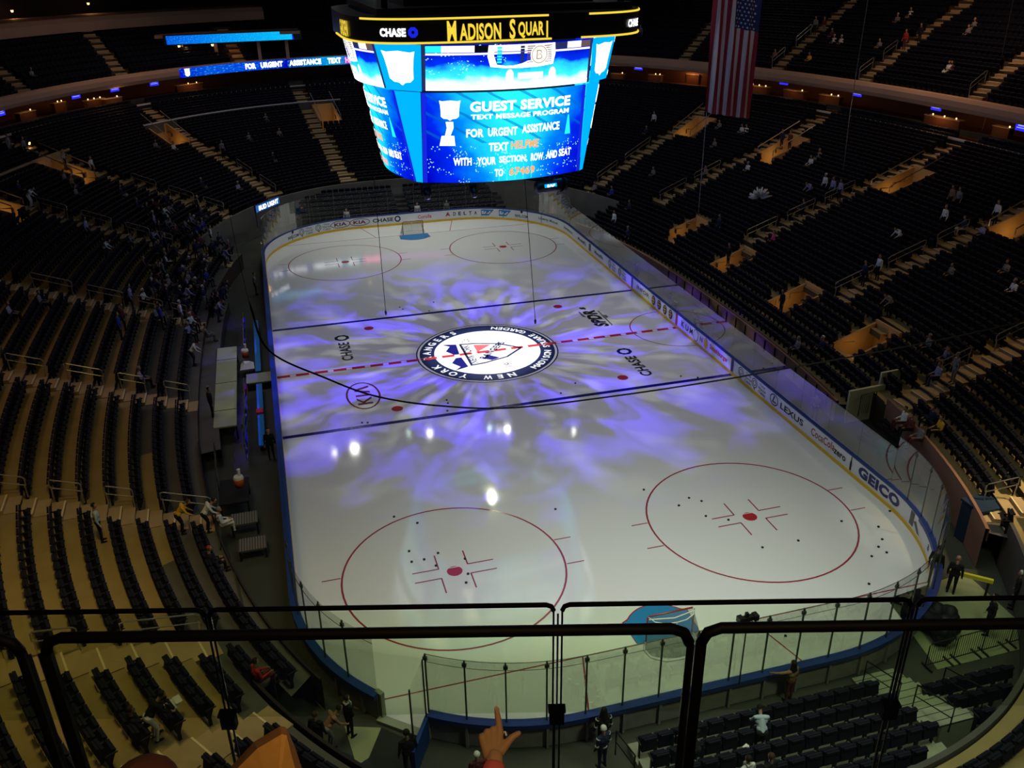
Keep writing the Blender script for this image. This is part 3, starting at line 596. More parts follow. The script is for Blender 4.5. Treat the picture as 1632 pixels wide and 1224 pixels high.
for nm, A in list(AIS.items())+list(UAIS.items()):
    up = nm[0] == 'U'; b = MB(); e = MB(); dd0 = 23.6 if up else 0; pt = .85 if up else PIT; rs = .4675 if up else RISE; zb = 12.2 if up else .9
    for k in range(40):
        d = dd0+pt*k
        if d < A[2]-.5 or d > A[3]-.2: continue
        for j in range(2):
            x, y, ux, uy = on_line(A, d+pt*(.25+.5*j)); z = zb+rs*k+(.0 if j == 0 else rs/2)
            if inhole(x, y, -.2) or not vis(x, y, z, 200) or (not up and k < kmin(x, y)): continue
            b.box((x, y, z-.01+.02*(1-j)), (pt/2+.02, 1.2, .06 if j == 0 else rs/1.0), math.atan2(uy, ux)) if j == 0 else b.box((x, y, z-rs/4), (pt/2+.02, 1.2, rs/2+.02), math.atan2(uy, ux))
            e.box((x-ux*(pt/4-.02), y-uy*(pt/4-.02), z+.012 if j else z+.03), (.06, 1.2, .015), math.atan2(uy, ux))
    if b.f:
        o = tag(b.build('aisle_stairs', M['step']), 'tan aisle stairs '+NAMEA[nm], 'stairs', kind='structure'); e.build('step_edges', M['nose'], o)
def hloop(P, Q, h=.92, n=0):
    """double-bar loop rail from P to Q"""
    P, Q = Vector(P), Vector(Q); b = MB(); up = Vector((0, 0, 1)); m = (Q-P)*.06
    b.tube([P+up*.55, P+up*(h-.06), P+up*h+m, Q+up*h-m, Q+up*(h-.06), Q+up*.55+m*0], .026, 6)
    b.tube([P+up*.55, Q+up*.55], .022, 6); return b
HR = [('LA', 1.0, 2.9, 4), ('LA', 3.9, 4.9, 0), ('LA', 5.7, 6.8, 0), ('LA', 7.6, 8.9, 0), ('LB', 1.3, 2.5, 0), ('LB', 3.4, 4.6, 0), ('LB', 5.3, 7.0, 0), ('LB', 7.9, 9.5, 0), ('LC', 2.0, 2.9, 0), ('LC', 3.4, 4.9, 0), ('LC', 5.6, 7.6, 0), ('LC', 8.4, 10.6, 0), ('LD', 5.2, 6.2, 0), ('LD', 6.8, 8.4, 0), ('LD', 9.4, 11.4, 0), ('LD', 12.4, 14.4, 0),
      ('LE', 5.0, 6.6, 0), ('LE', 7.4, 9.4, 0), ('LE', 10.4, 12.4, 0), ('LF', 5, 7, 0), ('LF', 8, 10, 0), ('LH', 3.2, 5.6, 0), ('LH', 6.8, 8.0, 0), ('RD', 5.4, 8.0, 0), ('RD', 9.0, 11.6, 0), ('RD', 12.4, 14.6, 0), ('RC', 5.8, 8.2, 0), ('RC', 9.0, 11.2, 0), ('RC', 12.0, 14.4, 0), ('RB', 6.0, 8.6, 0), ('RB', 9.4, 12.0, 0), ('RA', 6, 8.6, 0), ('RA', 9.6, 13, 0), ('RE', 5.0, 6.6, 0), ('RE', 8.0, 10.0, 0), ('RF', 2.4, 3.6, 0),
      ('UB', 24, 25.6, 0), ('UB', 27, 29, 0), ('UC', 24, 25.4, 0), ('UC', 26.4, 27.8, 0), ('UD', 24, 25.6, 0)]
cnt = {}
for nm, da, db, _ in HR:
    up = nm[0] == 'U'; A = (UAIS if up else AIS)[nm]; P = on_line(A, da); Q = on_line(A, db); s_ = 1 if P[0]*P[2] > 0 or nm in ('LG',) else 1
    sg = 1 if P[2] > 0 else -1
    zz_ = (lambda d: 12.2+.55*(d-23.6)) if up else (lambda d: .9+.36*d)
    px, py = -P[3]*sg*.6, P[2]*sg*.6
    cnt[nm] = cnt.get(nm, 0)+1; ordn = ['lowest', 'second lowest', 'third', 'fourth'][cnt[nm]-1]
    t = empty('handrail', (P[0]+px, P[1]+py, zz_(da)), 0, '%s double-bar handrail on the stairs %s' % (ordn, NAMEA[nm]), 'handrail')
    b = hloop((0, 0, 0), (Q[0]-P[0], Q[1]-P[1], zz_(db)-zz_(da))); b.build('rail_loop', M['rail'], t)
    for fx in (.03, .97):
        b = MB(); b.tube([((Q[0]-P[0])*fx, (Q[1]-P[1])*fx, (zz_(db)-zz_(da))*fx+.0), ((Q[0]-P[0])*fx, (Q[1]-P[1])*fx, (zz_(db)-zz_(da))*fx+.6)], .03, 5); b.build('post', M['rail'], t)

# ------------------------------------------------------------------ suite ring, upper deck
vs = lambda x, y: vis(x, y, 12, 500) and y > -25
loft('floor_suite_ring', [(23.5, 8.95), (24.5, 8.95), (24.5, 9.3), (28.6, 9.3), (28.6, 11.75), (23.0, 11.75)], M['suite'], vs)
loft('wall_rail_base', [(22.9, 8.4), (22.9, 9.35), (23.1, 9.38), (23.1, 8.9)], M['darkwall'], vs)
loft('trim_2', [(22.84, 9.34), (22.84, 9.46), (23.16, 9.46), (23.16, 9.34)], M['railw'], vs, True)
loft('wall_mid_far', [(18.5, 7.3), (18.5, 8.25), (18.62, 8.25), (18.62, 7.3)], M['grey'], lambda x, y: -23 < x < -3 and y > 43)
loft('trim_5', [(18.45, 8.25), (18.45, 8.33), (18.67, 8.33), (18.67, 8.25)], M['railw'], lambda x, y: -23 < x < -3 and y > 43, True)
loft('wall_mid_left', [(18.3, 7.2), (18.3, 8.1), (18.5, 8.1), (18.5, 7.2)], M['step'], lambda x, y: x < -28 and 24 < y < 37.5)
loft('trim_3', [(24.9, 8.9), (24.9, 9.75), (25.02, 9.75), (25.02, 8.9)], M['grey'], vs, True)
loft('wall_deck_rim', [(23.3, 11.3), (23.0, 11.4), (22.85, 11.7), (22.85, 12.1), (23.0, 12.35), (23.2, 12.42), (23.45, 12.35), (23.5, 12.1)], M['cornice'], vs)
b = MB()
def kmax_u(x, y): return 8 if x < -3 else 16
for k in range(16):
    d0, d1 = 23.6+.85*k, 23.6+.85*(k+1); z = 12.2+.4675*k
    for i in range(NT):
        xm, ym = row_xy(d0, (THS[i]+THS[i+1])/2)
        if ym < -25 or k >= kmax_u(xm, ym) or not vis(xm, ym, z, 400): continue
        p0, p1, q0, q1 = row_xy(d0, THS[i]), row_xy(d0, THS[i+1]), row_xy(d1, THS[i]), row_xy(d1, THS[i+1])
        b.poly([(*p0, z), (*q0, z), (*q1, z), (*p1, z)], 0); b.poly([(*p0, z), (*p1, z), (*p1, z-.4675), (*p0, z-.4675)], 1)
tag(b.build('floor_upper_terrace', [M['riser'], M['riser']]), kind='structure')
loft('wall_upper_band', [(30.6, 16.6), (30.4, 16.0), (30.4, 16.9), (30.8, 17.3), (31.6, 17.3), (36, 17.3)], M['cornice'], lambda x, y: vs(x, y) and x < -10)
loft('wall_upper_soffit', [(30.4, 16.0), (36, 16.0)], M['darkwall'], lambda x, y: vs(x, y) and x < -10)
loft('wall_back', [(37.5, 11), (37.5, 34)], M['darkwall'], lambda x, y: y > -30)
loft('wall_upper_back', [(33.6, 15.5), (33.6, 16.1)], M['darkwall'], lambda x, y: vs(x, y) and x < -10)
b = MB(); b.poly([(-70, -55, 34), (70, -55, 34), (70, 90, 34), (-70, 90, 34)]); tag(b.build('ceiling', M['darkwall']), kind='structure')

# suite partitions, screens and lit counters
TV = [(-33.09, 36.56, 'at the left edge of the photo'), (-28.45, 45.26, 'far left, under the wide bare rim'), (-25.44, 49.09, 'far left, second from the ribbon screen'), (-21.98, 52.21, 'beside the left end of the ribbon screen'), (29.17, 45.78, 'right of the scoreboard'), (37.46, 29.55, 'first to the right of the flag'), (39.41, 20.66, 'second to the right of the flag'), (40.61, 11.94, 'over the orange-lit counter at upper right'), (40.11, 2.50, 'at the right edge of the photo')]
for i, (x, y, where) in enumerate(TV):
    d = dval(x, y); gx_, gy_ = grad(x, y, d); an = math.atan2(gy_, gx_)+math.pi/2
    t = empty('wall_screen', (x, y, 11.05), an, 'small blue screen glowing under the deck rim '+where, 'screen', 'blue suite screens')
    b = MB(); b.box((0, 0, 0), (1.15, .08, .68)); b.build('case', M['blackm'], t)
    b = MB(); b.box((0, .05, 0), (1.05, .02, .58)); b.build('display', M['tv'], t)
    b = MB(); b.box((0, .065, .08), (.62, .01, .09)); b.box((0, .065, -.08), (.8, .01, .06)); b.build('display_writing', M['tvtext'], t)
    b = MB(); b.box((0, 0, .5), (.06, .06, .4)); b.build('bracket', M['blackm'], t)
SU = [(-32.21, 41.31, 2.0, 14, 'at the far left edge, with small lamps'), (-30.34, 46.49, 1.4, 14, 'between the first two blue screens from the left'), (-27.22, 47.43, 2.2, 16, 'below the second blue screen from the left'), (-25.65, 47.70, 2.0, 16, 'below the third blue screen from the left'), (-18.86, 55.77, 3.0, 30, 'under the left end of the ribbon screen'), (34.69, 43.30, 1.6, 60, 'just left of the flag, brightest of its side'), (27.22, 46.95, 1.6, 10, 'right beside the scoreboard'), (30.61, 44.37, 1.6, 10, 'between the scoreboard and the orange suite'), (36.44, 32.36, 2.4, 18, 'just right of the flag'), (38.08, 28.40, 2.4, 18, 'below the first blue screen right of the flag'), (39.34, 24.39, 2.4, 18, 'between two blue screens right of the flag'), (40.75, 11.03, 3.6, 45, 'glowing orange at upper right'), (42.00, 6.09, 1.6, 12, 'near the right edge')]
for i, (x, y, wd, pw, place_) in enumerate(SU):
    d = dval(x, y); gx_, gy_ = grad(x, y, d); an = math.atan2(gy_, gx_)+math.pi/2
    t = empty('suite_counter', (x, y, 9.3), an, 'warm-lit counter in an open suite '+place_, 'counter', 'lit suite counters')
    b = MB(); b.box((0, 0, .5), (wd, .5, 1.0)); b.build('cabinet', M['suite'], t)
    b = MB(); b.box((0, 0, 1.03), (wd+.1, .6, .06)); b.build('worktop', M['step'], t)
    b = MB(); [b.prism((-wd/3+wd/3*q, 0, 1.06), .04, .12, 8, 0, .055) for q in range(1+i % 3)]; b.build('counter_lamp', M['warm'], t)
    lamp('suite_light', 'POINT', (x-gx_*.9, y-gy_*.9, 10.9), pw, (1, .5, .17), shadow_soft_size=.2)

# ------------------------------------------------------------------ tip-up seats
def seat_parts():
    back = MB(); back.box((0, -.22, .68), (.48, .09, .46), 0, 0, R(-12)); back.box((0, -.275, .895), (.40, .07, .06), 0, 0, R(-12))
    pan = MB(); pan.box((0, .0, .50), (.46, .12, .40), 0, 0, R(-24)); pan.box((0, -.08, .28), (.40, .14, .06))
    arm = MB(); arm2 = MB()
    for s_, q in ((-1, arm2), (1, arm)): q.box((s_*.26, -.02, .60), (.045, .34, .04)); q.box((s_*.26, -.10, .29), (.035, .10, .58))
    pl = MB(); pl.box((.26, .13, .625), (.04, .05, .02))
    return back, pan, arm, pl, arm2
sb, sp, sa, sl, sa2 = seat_parts()
SEATS = []   # x, y, z, angle, row label
for k in range(24):
    d = PIT*k+.66; pts = [row_xy(d, t) for t in THS]; acc = 0
    run = 0.0
    for i in range(NT):
        (xa, ya), (xb, yb) = pts[i], pts[i+1]; L = math.hypot(xb-xa, yb-ya)
        while run < L:
            f = run/L; x, y = xa+(xb-xa)*f, ya+(yb-ya)*f; run += .56
            if not ylim(y, d) or k < kmin(x, y)+ (1 if k == kmin(x, y) and x > 0 and y > -14 and False else 0): continue
            if not vis(x, y, zrow(k), 60): continue
            if inhole(x, y, .35): continue
            if x < 0 and k < 1 and -9.5 < y < 9: continue
            if any(abs(adist(x, y, A)[0]) < .88 and adist(x, y, A)[1] > -6 and A[2]-.4 < d < A[3]+1 for A in AIS.values()): continue
            gx_, gy_ = grad(x, y, d); SEATS.append((x, y, zrow(k), math.atan2(-gy_, -gx_)-math.pi/2, k))
        run -= L
for k in range(15):
    d = 23.6+.85*k+.6; pts = [row_xy(d, t) for t in THS]; run = 0.0; z = 12.2+.4675*k
    for i in range(NT):
        (xa, ya), (xb, yb) = pts[i], pts[i+1]; L = math.hypot(xb-xa, yb-ya)
        while run < L:
            f = run/L; x, y = xa+(xb-xa)*f, ya+(yb-ya)*f; run += .56
            if y < -10 or k >= kmax_u(x, y)-1 or not vis(x, y, z, 60): continue
            if any(abs(adist(x, y, A)[0]) < .88 for A in UAIS.values()): continue
            gx_, gy_ = grad(x, y, d); SEATS.append((x, y, z, math.atan2(-gy_, -gx_)-math.pi/2, 100+k))
        run -= L
# portable rows behind both ends
ble = MB()
RX = []
for k in range(6):
    y = -31.55-.86*k; z = .25+.27*k
    if k < 6:
        ble.box((.9, y-.25, z/2), (8.6, .86, z), 0, 0); 
        xe = 6.8
        while dval(xe+.3, y-1.3) < 2.6 and xe < 14: xe += .1
        if xe > 7.2: ble.box(((6.6+.2*k+xe)/2, y-.85, z/2), (xe-6.6-.2*k, .86, z), 0, 0)
        for i in range(15): RX.append((-3.0+.56*i, y-.3, z, 0.0, 200+k))
        for i in range(11): RX.append((6.75+.56*i+.2*k, y-.95, z, 0.0, 300+k)) if k < 4 or i > 0 else None
tag(ble.build('floor_portable_tiers', M['alu']), kind='structure')
ble = MB()
for k in range(6):
    y = 31.7+.8*k; z = .3+.25*k; ble.box((0, y, z/2), (20, .8, z))
    for i in range(33): 
        x = -9.2+.56*i
        if abs(x) > .6: RX.append((x, y+.1, z, math.pi, 400+k))
tag(ble.build('floor_far_tiers', M['dark']), kind='structure')
SEATS += [s_ for s_ in RX if vis(s_[0], s_[1], s_[2], 60) and (s_[1] > 0 or dval(s_[0], s_[1]-.3) < 2.62)]
def sdepth(s_): return (Vector((s_[0], s_[1], s_[2]+.5))-CAM).dot(CF)
inside = [s_ for s_ in SEATS if vis(s_[0], s_[1], s_[2]+.5, -8)]
near = sorted(inside, key=sdepth)[:292]; ns = set(map(id, near))
def where(s_):
    k = s_[4]; o = lambda n: ['first', 'second', 'third', 'fourth', 'fifth', 'sixth', 'seventh', 'eighth', 'ninth', 'tenth', 'eleventh', 'twelfth', 'thirteenth', 'fourteenth', 'fifteenth'][min(n, 14)]
    if 200 <= k < 300: return 'in the %s portable row behind the near goal' % o(k-200)
    if 300 <= k < 400: return 'in the %s portable row right of the metal stairs' % o(k-300)
    return 'in the %s row of the %s stand' % (o(k), 'near left' if s_[0] < 0 else 'near right')
root = None
for s_ in near:
    if root is None:
        root = empty('stadium_seat'); sb.build('backrest', M['seat'], root); sp.build('seat_pan', M['seat'], root); sa.build('armrest', M['seatb'], root); sa2.build('armrest', M['seatb'], root); sl.build('seat_number_plate', M['steel'], root); o = root
    else: o = copy_tree(root)
    o.location = (s_[0], s_[1], s_[2]); o.rotation_euler = (0, 0, s_[3]); tag(o, 'folded black stadium seat '+where(s_), 'seat', 'seats '+where(s_))
far_ = MB()
for s_ in SEATS:
    if id(s_) in ns: continue
    co, si = math.cos(s_[3]), math.sin(s_[3]); a = len(far_.v)
    for part, mi in ((sb, 0), (sp, 0), (sa, 0), (sa2, 0), (sl, 1)):
        a = len(far_.v); far_.v += [(s_[0]+x*co-y*si, s_[1]+x*si+y*co, s_[2]+z) for x, y, z in part.v]
        far_.f += [tuple(a+q for q in f) for f in part.f]; far_.m += [mi]*len(part.f)
tag(far_.build('stadium_seats', [M['seat'], M['steel']]), 'thousands of empty dark navy seats filling both decks', 'seating', kind='stuff')

# ------------------------------------------------------------------ centre-hung scoreboard
def DZ(z):
    if z < 16.66: return 4.55+(z-12)/4.66*.85
    return 5.75+(z-16.66)/2.1*.45
def HW(z): return 4.25
BUL = 1.0
sbd = empty('scoreboard', (0, 0, 0), 0, 'huge glowing blue four-sided scoreboard hanging over centre ice', 'scoreboard')
def face_map(q, off=0.0):
    """q = 0 front, 1 right, 2 back, 3 left; (x, z) with x to the viewer's right"""
    an = q*math.pi/2; co, si = math.cos(an), math.sin(an)
    def f(x, z):
        y = -(DZ(z)+BUL*(1-(x/4.25)**2))-off; return (x*co-y*si, x*si+y*co, z)
    return f
def grid(name, mp, x0, x1, z0, z1, m, parent, nx=16, nz_=4, uv=True):
    b = MB(); V = []
    for j in range(nz_+1):
        for i in range(nx+1): V.append(mp(x0+(x1-x0)*i/nx, z0+(z1-z0)*j/nz_))
    b.v = V
    for j in range(nz_):
        for i in range(nx): a = j*(nx+1)+i; b.f.append((a, a+1, a+nx+2, a+nx+1)); b.m.append(0)
    o = b.build(name, m, parent)
    if uv:
        ul = o.data.uv_layers.new(name='UVMap')
        for p in o.data.polygons:
            for li, vi in zip(p.loop_indices, p.vertices): ul.data[li].uv = ((vi % (nx+1))/nx, (vi//(nx+1))/nz_)
    return o
def screen_mat(name, lower):
    """LED picture drawn with noise and ramps over the panel's own UVs"""
    m = bpy.data.materials.new(name); m.use_nodes = True; n = m.node_tree; n.nodes.clear(); L = n.links.new
    tc = n.nodes.new('ShaderNodeUVMap'); sp_ = n.nodes.new('ShaderNodeSeparateXYZ'); L(tc.outputs[0], sp_.inputs[0])
    ns_ = n.nodes.new('ShaderNodeTexNoise'); mp_ = n.nodes.new('ShaderNodeMapping'); L(tc.outputs[0], mp_.inputs[0]); L(mp_.outputs[0], ns_.inputs[0])
    mp_.inputs['Scale'].default_value = (3, 1.2, 1) if not lower else (2.2, 1.6, 1); ns_.inputs['Scale'].default_value = 2.0; ns_.inputs['Detail'].default_value = 3
    def math_(op, a, b_=None):
        q = n.nodes.new('ShaderNodeMath'); q.operation = op
        for i, x in enumerate((a, b_)):
            if x is None: continue
            if isinstance(x, (int, float)): q.inputs[i].default_value = x
            else: L(x, q.inputs[i])
        return q.outputs[0]
    ramp = n.nodes.new('ShaderNodeValToRGB'); cr = ramp.color_ramp
    if not lower:
        v = math_('ADD', sp_.outputs[1], math_('MULTIPLY', math_('SUBTRACT', ns_.outputs[0], .5), .55)); L(v, ramp.inputs[0])
        cols = [(0, (1, 1.3, 1.5)), (.17, (.8, 1.2, 1.3)), (.3, (.05, .95, 1.1)), (.46, (.02, .6, 1)), (.58, (.0, .03, .85)), (.9, (.0, .0, .45))]
    else:
        cx = math_('ABSOLUTE', math_('SUBTRACT', sp_.outputs[0], .52)); v = math_('ADD', math_('MULTIPLY', cx, 1.65), math_('MULTIPLY', math_('SUBTRACT', ns_.outputs[0], .5), .5))
        v = math_('ADD', v, math_('MULTIPLY', math_('SUBTRACT', .55, sp_.outputs[1]), .35)); L(v, ramp.inputs[0])
        cols = [(0, (.02, .85, 1.1)), (.3, (.01, .62, 1)), (.5, (.0, .22, .85)), (.72, (.0, .02, .8)), (1, (.0, .0, .5))]
    while len(cr.elements) < len(cols): cr.elements.new(.5)
    for e, (p, c) in zip(cr.elements, cols): e.position = p; e.color = (*c, 1)
    # sparkle
    vo = n.nodes.new('ShaderNodeTexVoronoi'); mv = n.nodes.new('ShaderNodeMapping'); mv.inputs['Scale'].default_value = (70, 34, 1) if lower else (60, 22, 1)
    L(tc.outputs[0], mv.inputs[0]); L(mv.outputs[0], vo.inputs['Vector']); vo.inputs['Scale'].default_value = 1
    s1 = math_('LESS_THAN', vo.outputs['Distance'], .28); n2 = n.nodes.new('ShaderNodeTexNoise'); n2.inputs['Scale'].default_value = 7; L(tc.outputs[0], n2.inputs[0])
    zone = math_('LESS_THAN', sp_.outputs[1], .42) if lower else math_('MULTIPLY', math_('LESS_THAN', sp_.outputs[0], .45), math_('GREATER_THAN', sp_.outputs[1], .35))
    s2 = math_('MULTIPLY', math_('MULTIPLY', s1, math_('GREATER_THAN', n2.outputs[0], .52)), zone)
    mx = n.nodes.new('ShaderNodeMix'); mx.data_type = 'RGBA'; L(math_('MULTIPLY', s2, .75), mx.inputs[0]); L(ramp.outputs[0], mx.inputs[6]); mx.inputs[7].default_value = (.5, 1.2, 1.4, 1)
    out = mx.outputs[2]
    if lower:   # dark radiating seams of the picture
        w_ = n.nodes.new('ShaderNodeTexWave'); w_.wave_type = 'BANDS'; w_.bands_direction = 'DIAGONAL'; w_.inputs['Scale'].default_value = 3.2; w_.inputs['Distortion'].default_value = 1.2; L(tc.outputs[0], w_.inputs[0])
        g_ = math_('MULTIPLY', math_('LESS_THAN', w_.outputs[1], .06), math_('GREATER_THAN', sp_.outputs[1], .45)); m3 = n.nodes.new('ShaderNodeMix'); m3.data_type = 'RGBA'
        L(math_('MULTIPLY', g_, .6), m3.inputs[0]); L(out, m3.inputs[6]); m3.inputs[7].default_value = (0, .12, .5, 1); out = m3.outputs[2]
    e = n.nodes.new('ShaderNodeEmission'); L(out, e.inputs[0]); e.inputs[1].default_value = 1.15
    o = n.nodes.new('ShaderNodeOutputMaterial'); L(e.outputs[0], o.inputs[0]); return m
SU_, SL_ = screen_mat('upper_screen_picture', False), screen_mat('lower_screen_picture', True)
def shield(mp, cx, cz, w_, h, m, parent, name='shield_badge'):
    p = [(-.5, .5), (-.36, .46), (0, .5), (.36, .46), (.5, .5), (.46, .3), (.43, 0), (.42, -.3), (.3, -.4), (.12, -.42), (0, -.5), (-.12, -.42), (-.3, -.4), (-.42, -.3), (-.43, 0), (-.46, .3)]
    return shape(name, [(cx+a*w_, cz+c*h) for a, c in p], mp, m, parent)
for q in range(4):
    base, f1, f2, f3 = face_map(q), face_map(q, .03), face_map(q, .05), face_map(q, .07)
    lo = grid('lower_screen', base, -4.05, 4.05, 12.05, 16.6, SL_, sbd, 20, 6); up_ = grid('upper_screen', base, -4.1, 4.1, 16.75, 18.85, SU_, sbd, 20, 4)
    for s_ in (-1, 1):
        grid('screen_edge', base, s_*4.05, s_*4.25, 12.05, 16.6, M['bl'], sbd, 1, 4, False) if s_ > 0 else grid('screen_edge', base, -4.25, -4.05, 12.05, 16.6, M['bl'], sbd, 1, 4, False)
        grid('screen_edge', base, min(s_*4.1, s_*4.25), max(s_*4.1, s_*4.25), 16.75, 18.85, M['dl'], sbd, 1, 4, False)
    if q in (0, 1, 3):
        # ticker strip
        for a, c, mm in ((-4.1, -3.4, 'cyan'), (-3.4, -1.9, 'll'), (-1.9, -1.25, 'navy'), (-1.25, 2.0, 'll'), (2.0, 2.75, 'dl'), (2.75, 3.55, 'll'), (3.55, 4.1, 'pk')):
            grid('ticker_block', f1, a, c, 18.5, 18.8, M[mm], up_, 4, 1, False)
        grid('ticker_line', f1, -4.1, 4.1, 18.38, 18.47, M['ll'], up_, 16, 1, False)
        grid('picture_floor', f1, -4.1, 4.1, 16.76, 16.98, M['wl'], up_, 16, 1, False)
        # team badges
        fan('badge_panel', [[(-1.25, 18.8), (2.05, 18.8), (2.1, 18.3), (2.0, 17.82), (1.2, 17.74), (.4, 17.72), (-.4, 17.74), (-1.15, 17.82), (-1.3, 18.3)]], f2, M['wl'], up_)
        fan('badge_bars', [[(-.85, 17.98+.13*i), (-.62, 17.98+.13*i), (-.62, 18.07+.13*i), (-.85, 18.07+.13*i)] for i in range(6)], f3, M['cyan'], up_)
        fan('badge_bars', [[(.28, 17.98+.13*i), (.48, 17.98+.13*i), (.48, 18.08+.13*i), (.28, 18.08+.13*i)] for i in range(6)], f3, M['dl'], up_)
        fan('badge_bars', [[(.62, 17.95+.09*i), (1.9, 17.95+.09*i), (1.9, 17.99+.09*i), (.62, 17.99+.09*i)] for i in range(9)], f3, M['pk'], up_)
        fan('round_badge', [ell(1.24, 18.3, .46, .46, 28)], face_map(q, .09), M['ll'], up_); fan('badge_circle', ringpolys(1.24, 18.3, .4, .4, .03, 28), face_map(q, .1), M['gl'], up_)
        text('badge_letter', 'B', face_map(q, .11), .3, .42, M['gl'], up_, .0, 1.24, 18.3); text('badge_letter', 'B', face_map(q, .12), .22, .34, M['ll'], up_, -.02, 1.24, 18.3)
        for a, rr in ((-.2, .2), (2.0, .2)): fan('score_glow', [ell(a, 17.35, .2, .34, 16)], f2, M['ll'], up_)
        fan('score_glow', [[(.2, 17.2), (1.5, 17.2), (1.5, 17.5), (.2, 17.5)]], f2, M['ll'], up_)
        # message
        shield(f2, -2.95, 15.75, 1.0, .98, M['wl'], lo); fan('trophy', [[(-3.15, 15.2), (-2.8, 15.2), (-2.78, 14.9), (-2.95, 14.45), (-3.2, 14.45), (-3.1, 14.9)], [(-3.35, 14.5), (-2.75, 14.5), (-2.7, 14.0), (-3.45, 14.0)]], f2, M['wl'], lo)
        fan('tower', [[(3.22, 15.2), (3.3, 15.2), (3.45, 14.2), (3.1, 14.2)]], f2, M['cyan'], lo)
        def tx(body, x, z, w_, h, m, bo=.03, dx=.06): text('message_word', body, face_map(q, dx), w_, h, M[m], lo, bo, x, z)
        tx('GUEST SERVICE', .65, 15.92, 5.3, .5, 'wl', .04); tx('TEXT MESSAGE PROGRAM', .65, 15.42, 5.2, .24, 'wl', .03)
        tx('FOR', -1.75, 14.62, .85, .42, 'wl'); tx('URGENT', -.35, 14.64, 1.5, .42, 'wl'); tx('ASSISTANCE', 1.7, 14.7, 2.1, .42, 'wl')
        tx('TEXT', -.55, 13.88, 1.0, .42, 'wl'); tx('HELPME', .85, 13.92, 1.5, .42, 'ol')
        tx('WITH', -2.35, 13.17, .9, .4, 'wl'); tx('YOUR', -1.15, 13.17, .95, .4, 'wl'); tx('SECTION,', .25, 13.18, 1.5, .4, 'wl'); tx('ROW', 1.55, 13.2, .7, .4, 'wl'); tx('AND', 2.4, 13.22, .65, .4, 'wl'); tx('SEAT', 3.2, 13.25, .75, .4, 'wl')
        tx('TO', -.5, 12.52, .45, .4, 'wl'); tx('67469', .75, 12.54, 1.4, .42, 'ol')
        fan('light_streak', [[(x, 12.1), (x+.05, 12.1), (x+.04, 12.95), (x+.01, 12.95)] for x in (-.5, -.1, .35, .8, 1.25)], f1, M['cyan'], lo)
# corner panels
for q in range(4):
    an = q*math.pi/2; co, si = math.cos(an), math.sin(an)
    def cm(t, z, off=0, co=co, si=si):
        D = DZ(z); x, y = 4.28+(D-4.28)*t, -(D-(D-4.28)*t) if D > 4.28 else -4.28
        ax, ay = 4.28, -D; bx, by = D, -4.28; x, y = ax+(bx-ax)*t, ay+(by-ay)*t; l = .7071*off; x += l; y -= l
        return (x*co-y*si, x*si+y*co, z)
    grid('corner_panel', cm, .0, 1.0, 12.05, 16.62, M['sky'], sbd, 1, 3, False); grid('corner_panel', cm, .0, 1.0, 16.7, 18.85, M['sky'], sbd, 1, 3, False)
    shield(lambda a, c: cm(.5+a, 17.75+c, .05), 0, 0, .74, 1.6, M['wl'], sbd, 'corner_badge')
# marquee ring
def ringxy(t, r=7.5, n=4.0):
    c, s_ = math.cos(t), math.sin(t); return (r*math.copysign(abs(c)**(2/n), c), r*math.copysign(abs(s_)**(2/n), s_))
NR = 240; RT = []; acc = 0; last = None
for i in range(NR+1):
    t = -math.pi/2+2*math.pi*i/NR; p_ = ringxy(t)
    if last: acc += math.hypot(p_[0]-last[0], p_[1]-last[1])
    RT.append((acc, p_)); last = p_
RL = acc
def rmap(s0, off=0.0, z0=0):
    def f(a, c):
        s_ = (s0+a) % RL; i = next(j for j in range(NR) if RT[j+1][0] >= s_); (sa_, pa), (sb_, pb) = RT[i], RT[i+1]; k = (s_-sa_)/max(1e-6, sb_-sa_)
        x, y = pa[0]+(pb[0]-pa[0])*k, pa[1]+(pb[1]-pa[1])*k; L = math.hypot(pb[0]-pa[0], pb[1]-pa[1]); nx, ny = (pb[1]-pa[1])/L, -(pb[0]-pa[0])/L
        return (x+nx*off, y+ny*off, z0+c)
    return f
b = MB(); prof = [(0, 18.98), (.0, 20.1), (-.9, 20.15), (-1.2, 19.0)]
for i in range(NR):
    A_ = []; B_ = []
    for off, z in prof+[prof[0]]:
        A_.append(rmap(RT[i][0]+1e-4, off)(0, z)); B_.append(rmap(min(RT[i+1][0], RL-1e-3), off)(0, z))
    b.strip(A_, B_)
b.build('marquee', M['black'], sbd)
def sx(x): return next(RT[j][0] for j in range(NR) if RT[j][1][0] >= x and RT[j][1][1] < 0) if x > 0 else RL-next(RT[j][0] for j in range(NR) if RT[j][1][0] >= -x and RT[j][1][1] < 0)
for s0, s1, z in ((-7.6, 1.55, 20.04), (-13.5, 1.7, 19.02), (3.6, 13, 20.04), (3.2, 13, 19.02)):
    b = MB(); b.tube([rmap(s0+(s1-s0)*k/40, .03)(0, z) for k in range(41)], .05, 6); b.build('marquee_light_line', M['yl'], sbd)
def cond(body, s0, w_, h, m, z=19.5, bo=.03): text('marquee_word', body, rmap(s0, .05), w_, h, M[m], sbd, bo, 0, z)
cond('M', -3.05, .42, .86, 'yl'); cond('ADISON', -1.72, 1.95, .72, 'yl', 19.44); cond('S', -.2, .28, .86, 'yl'); cond('QUAR', .7, 1.25, .72, 'yl', 19.44); cond('|', 1.48, .08, .72, 'yl', 19.44, .05)
cond('CHASE', -5.75, 1.25, .36, 'wl', 19.48, .05); octagon(-4.8, 0, .24, rmap(0, .05, 19.48), M['bl'], sbd, .7)
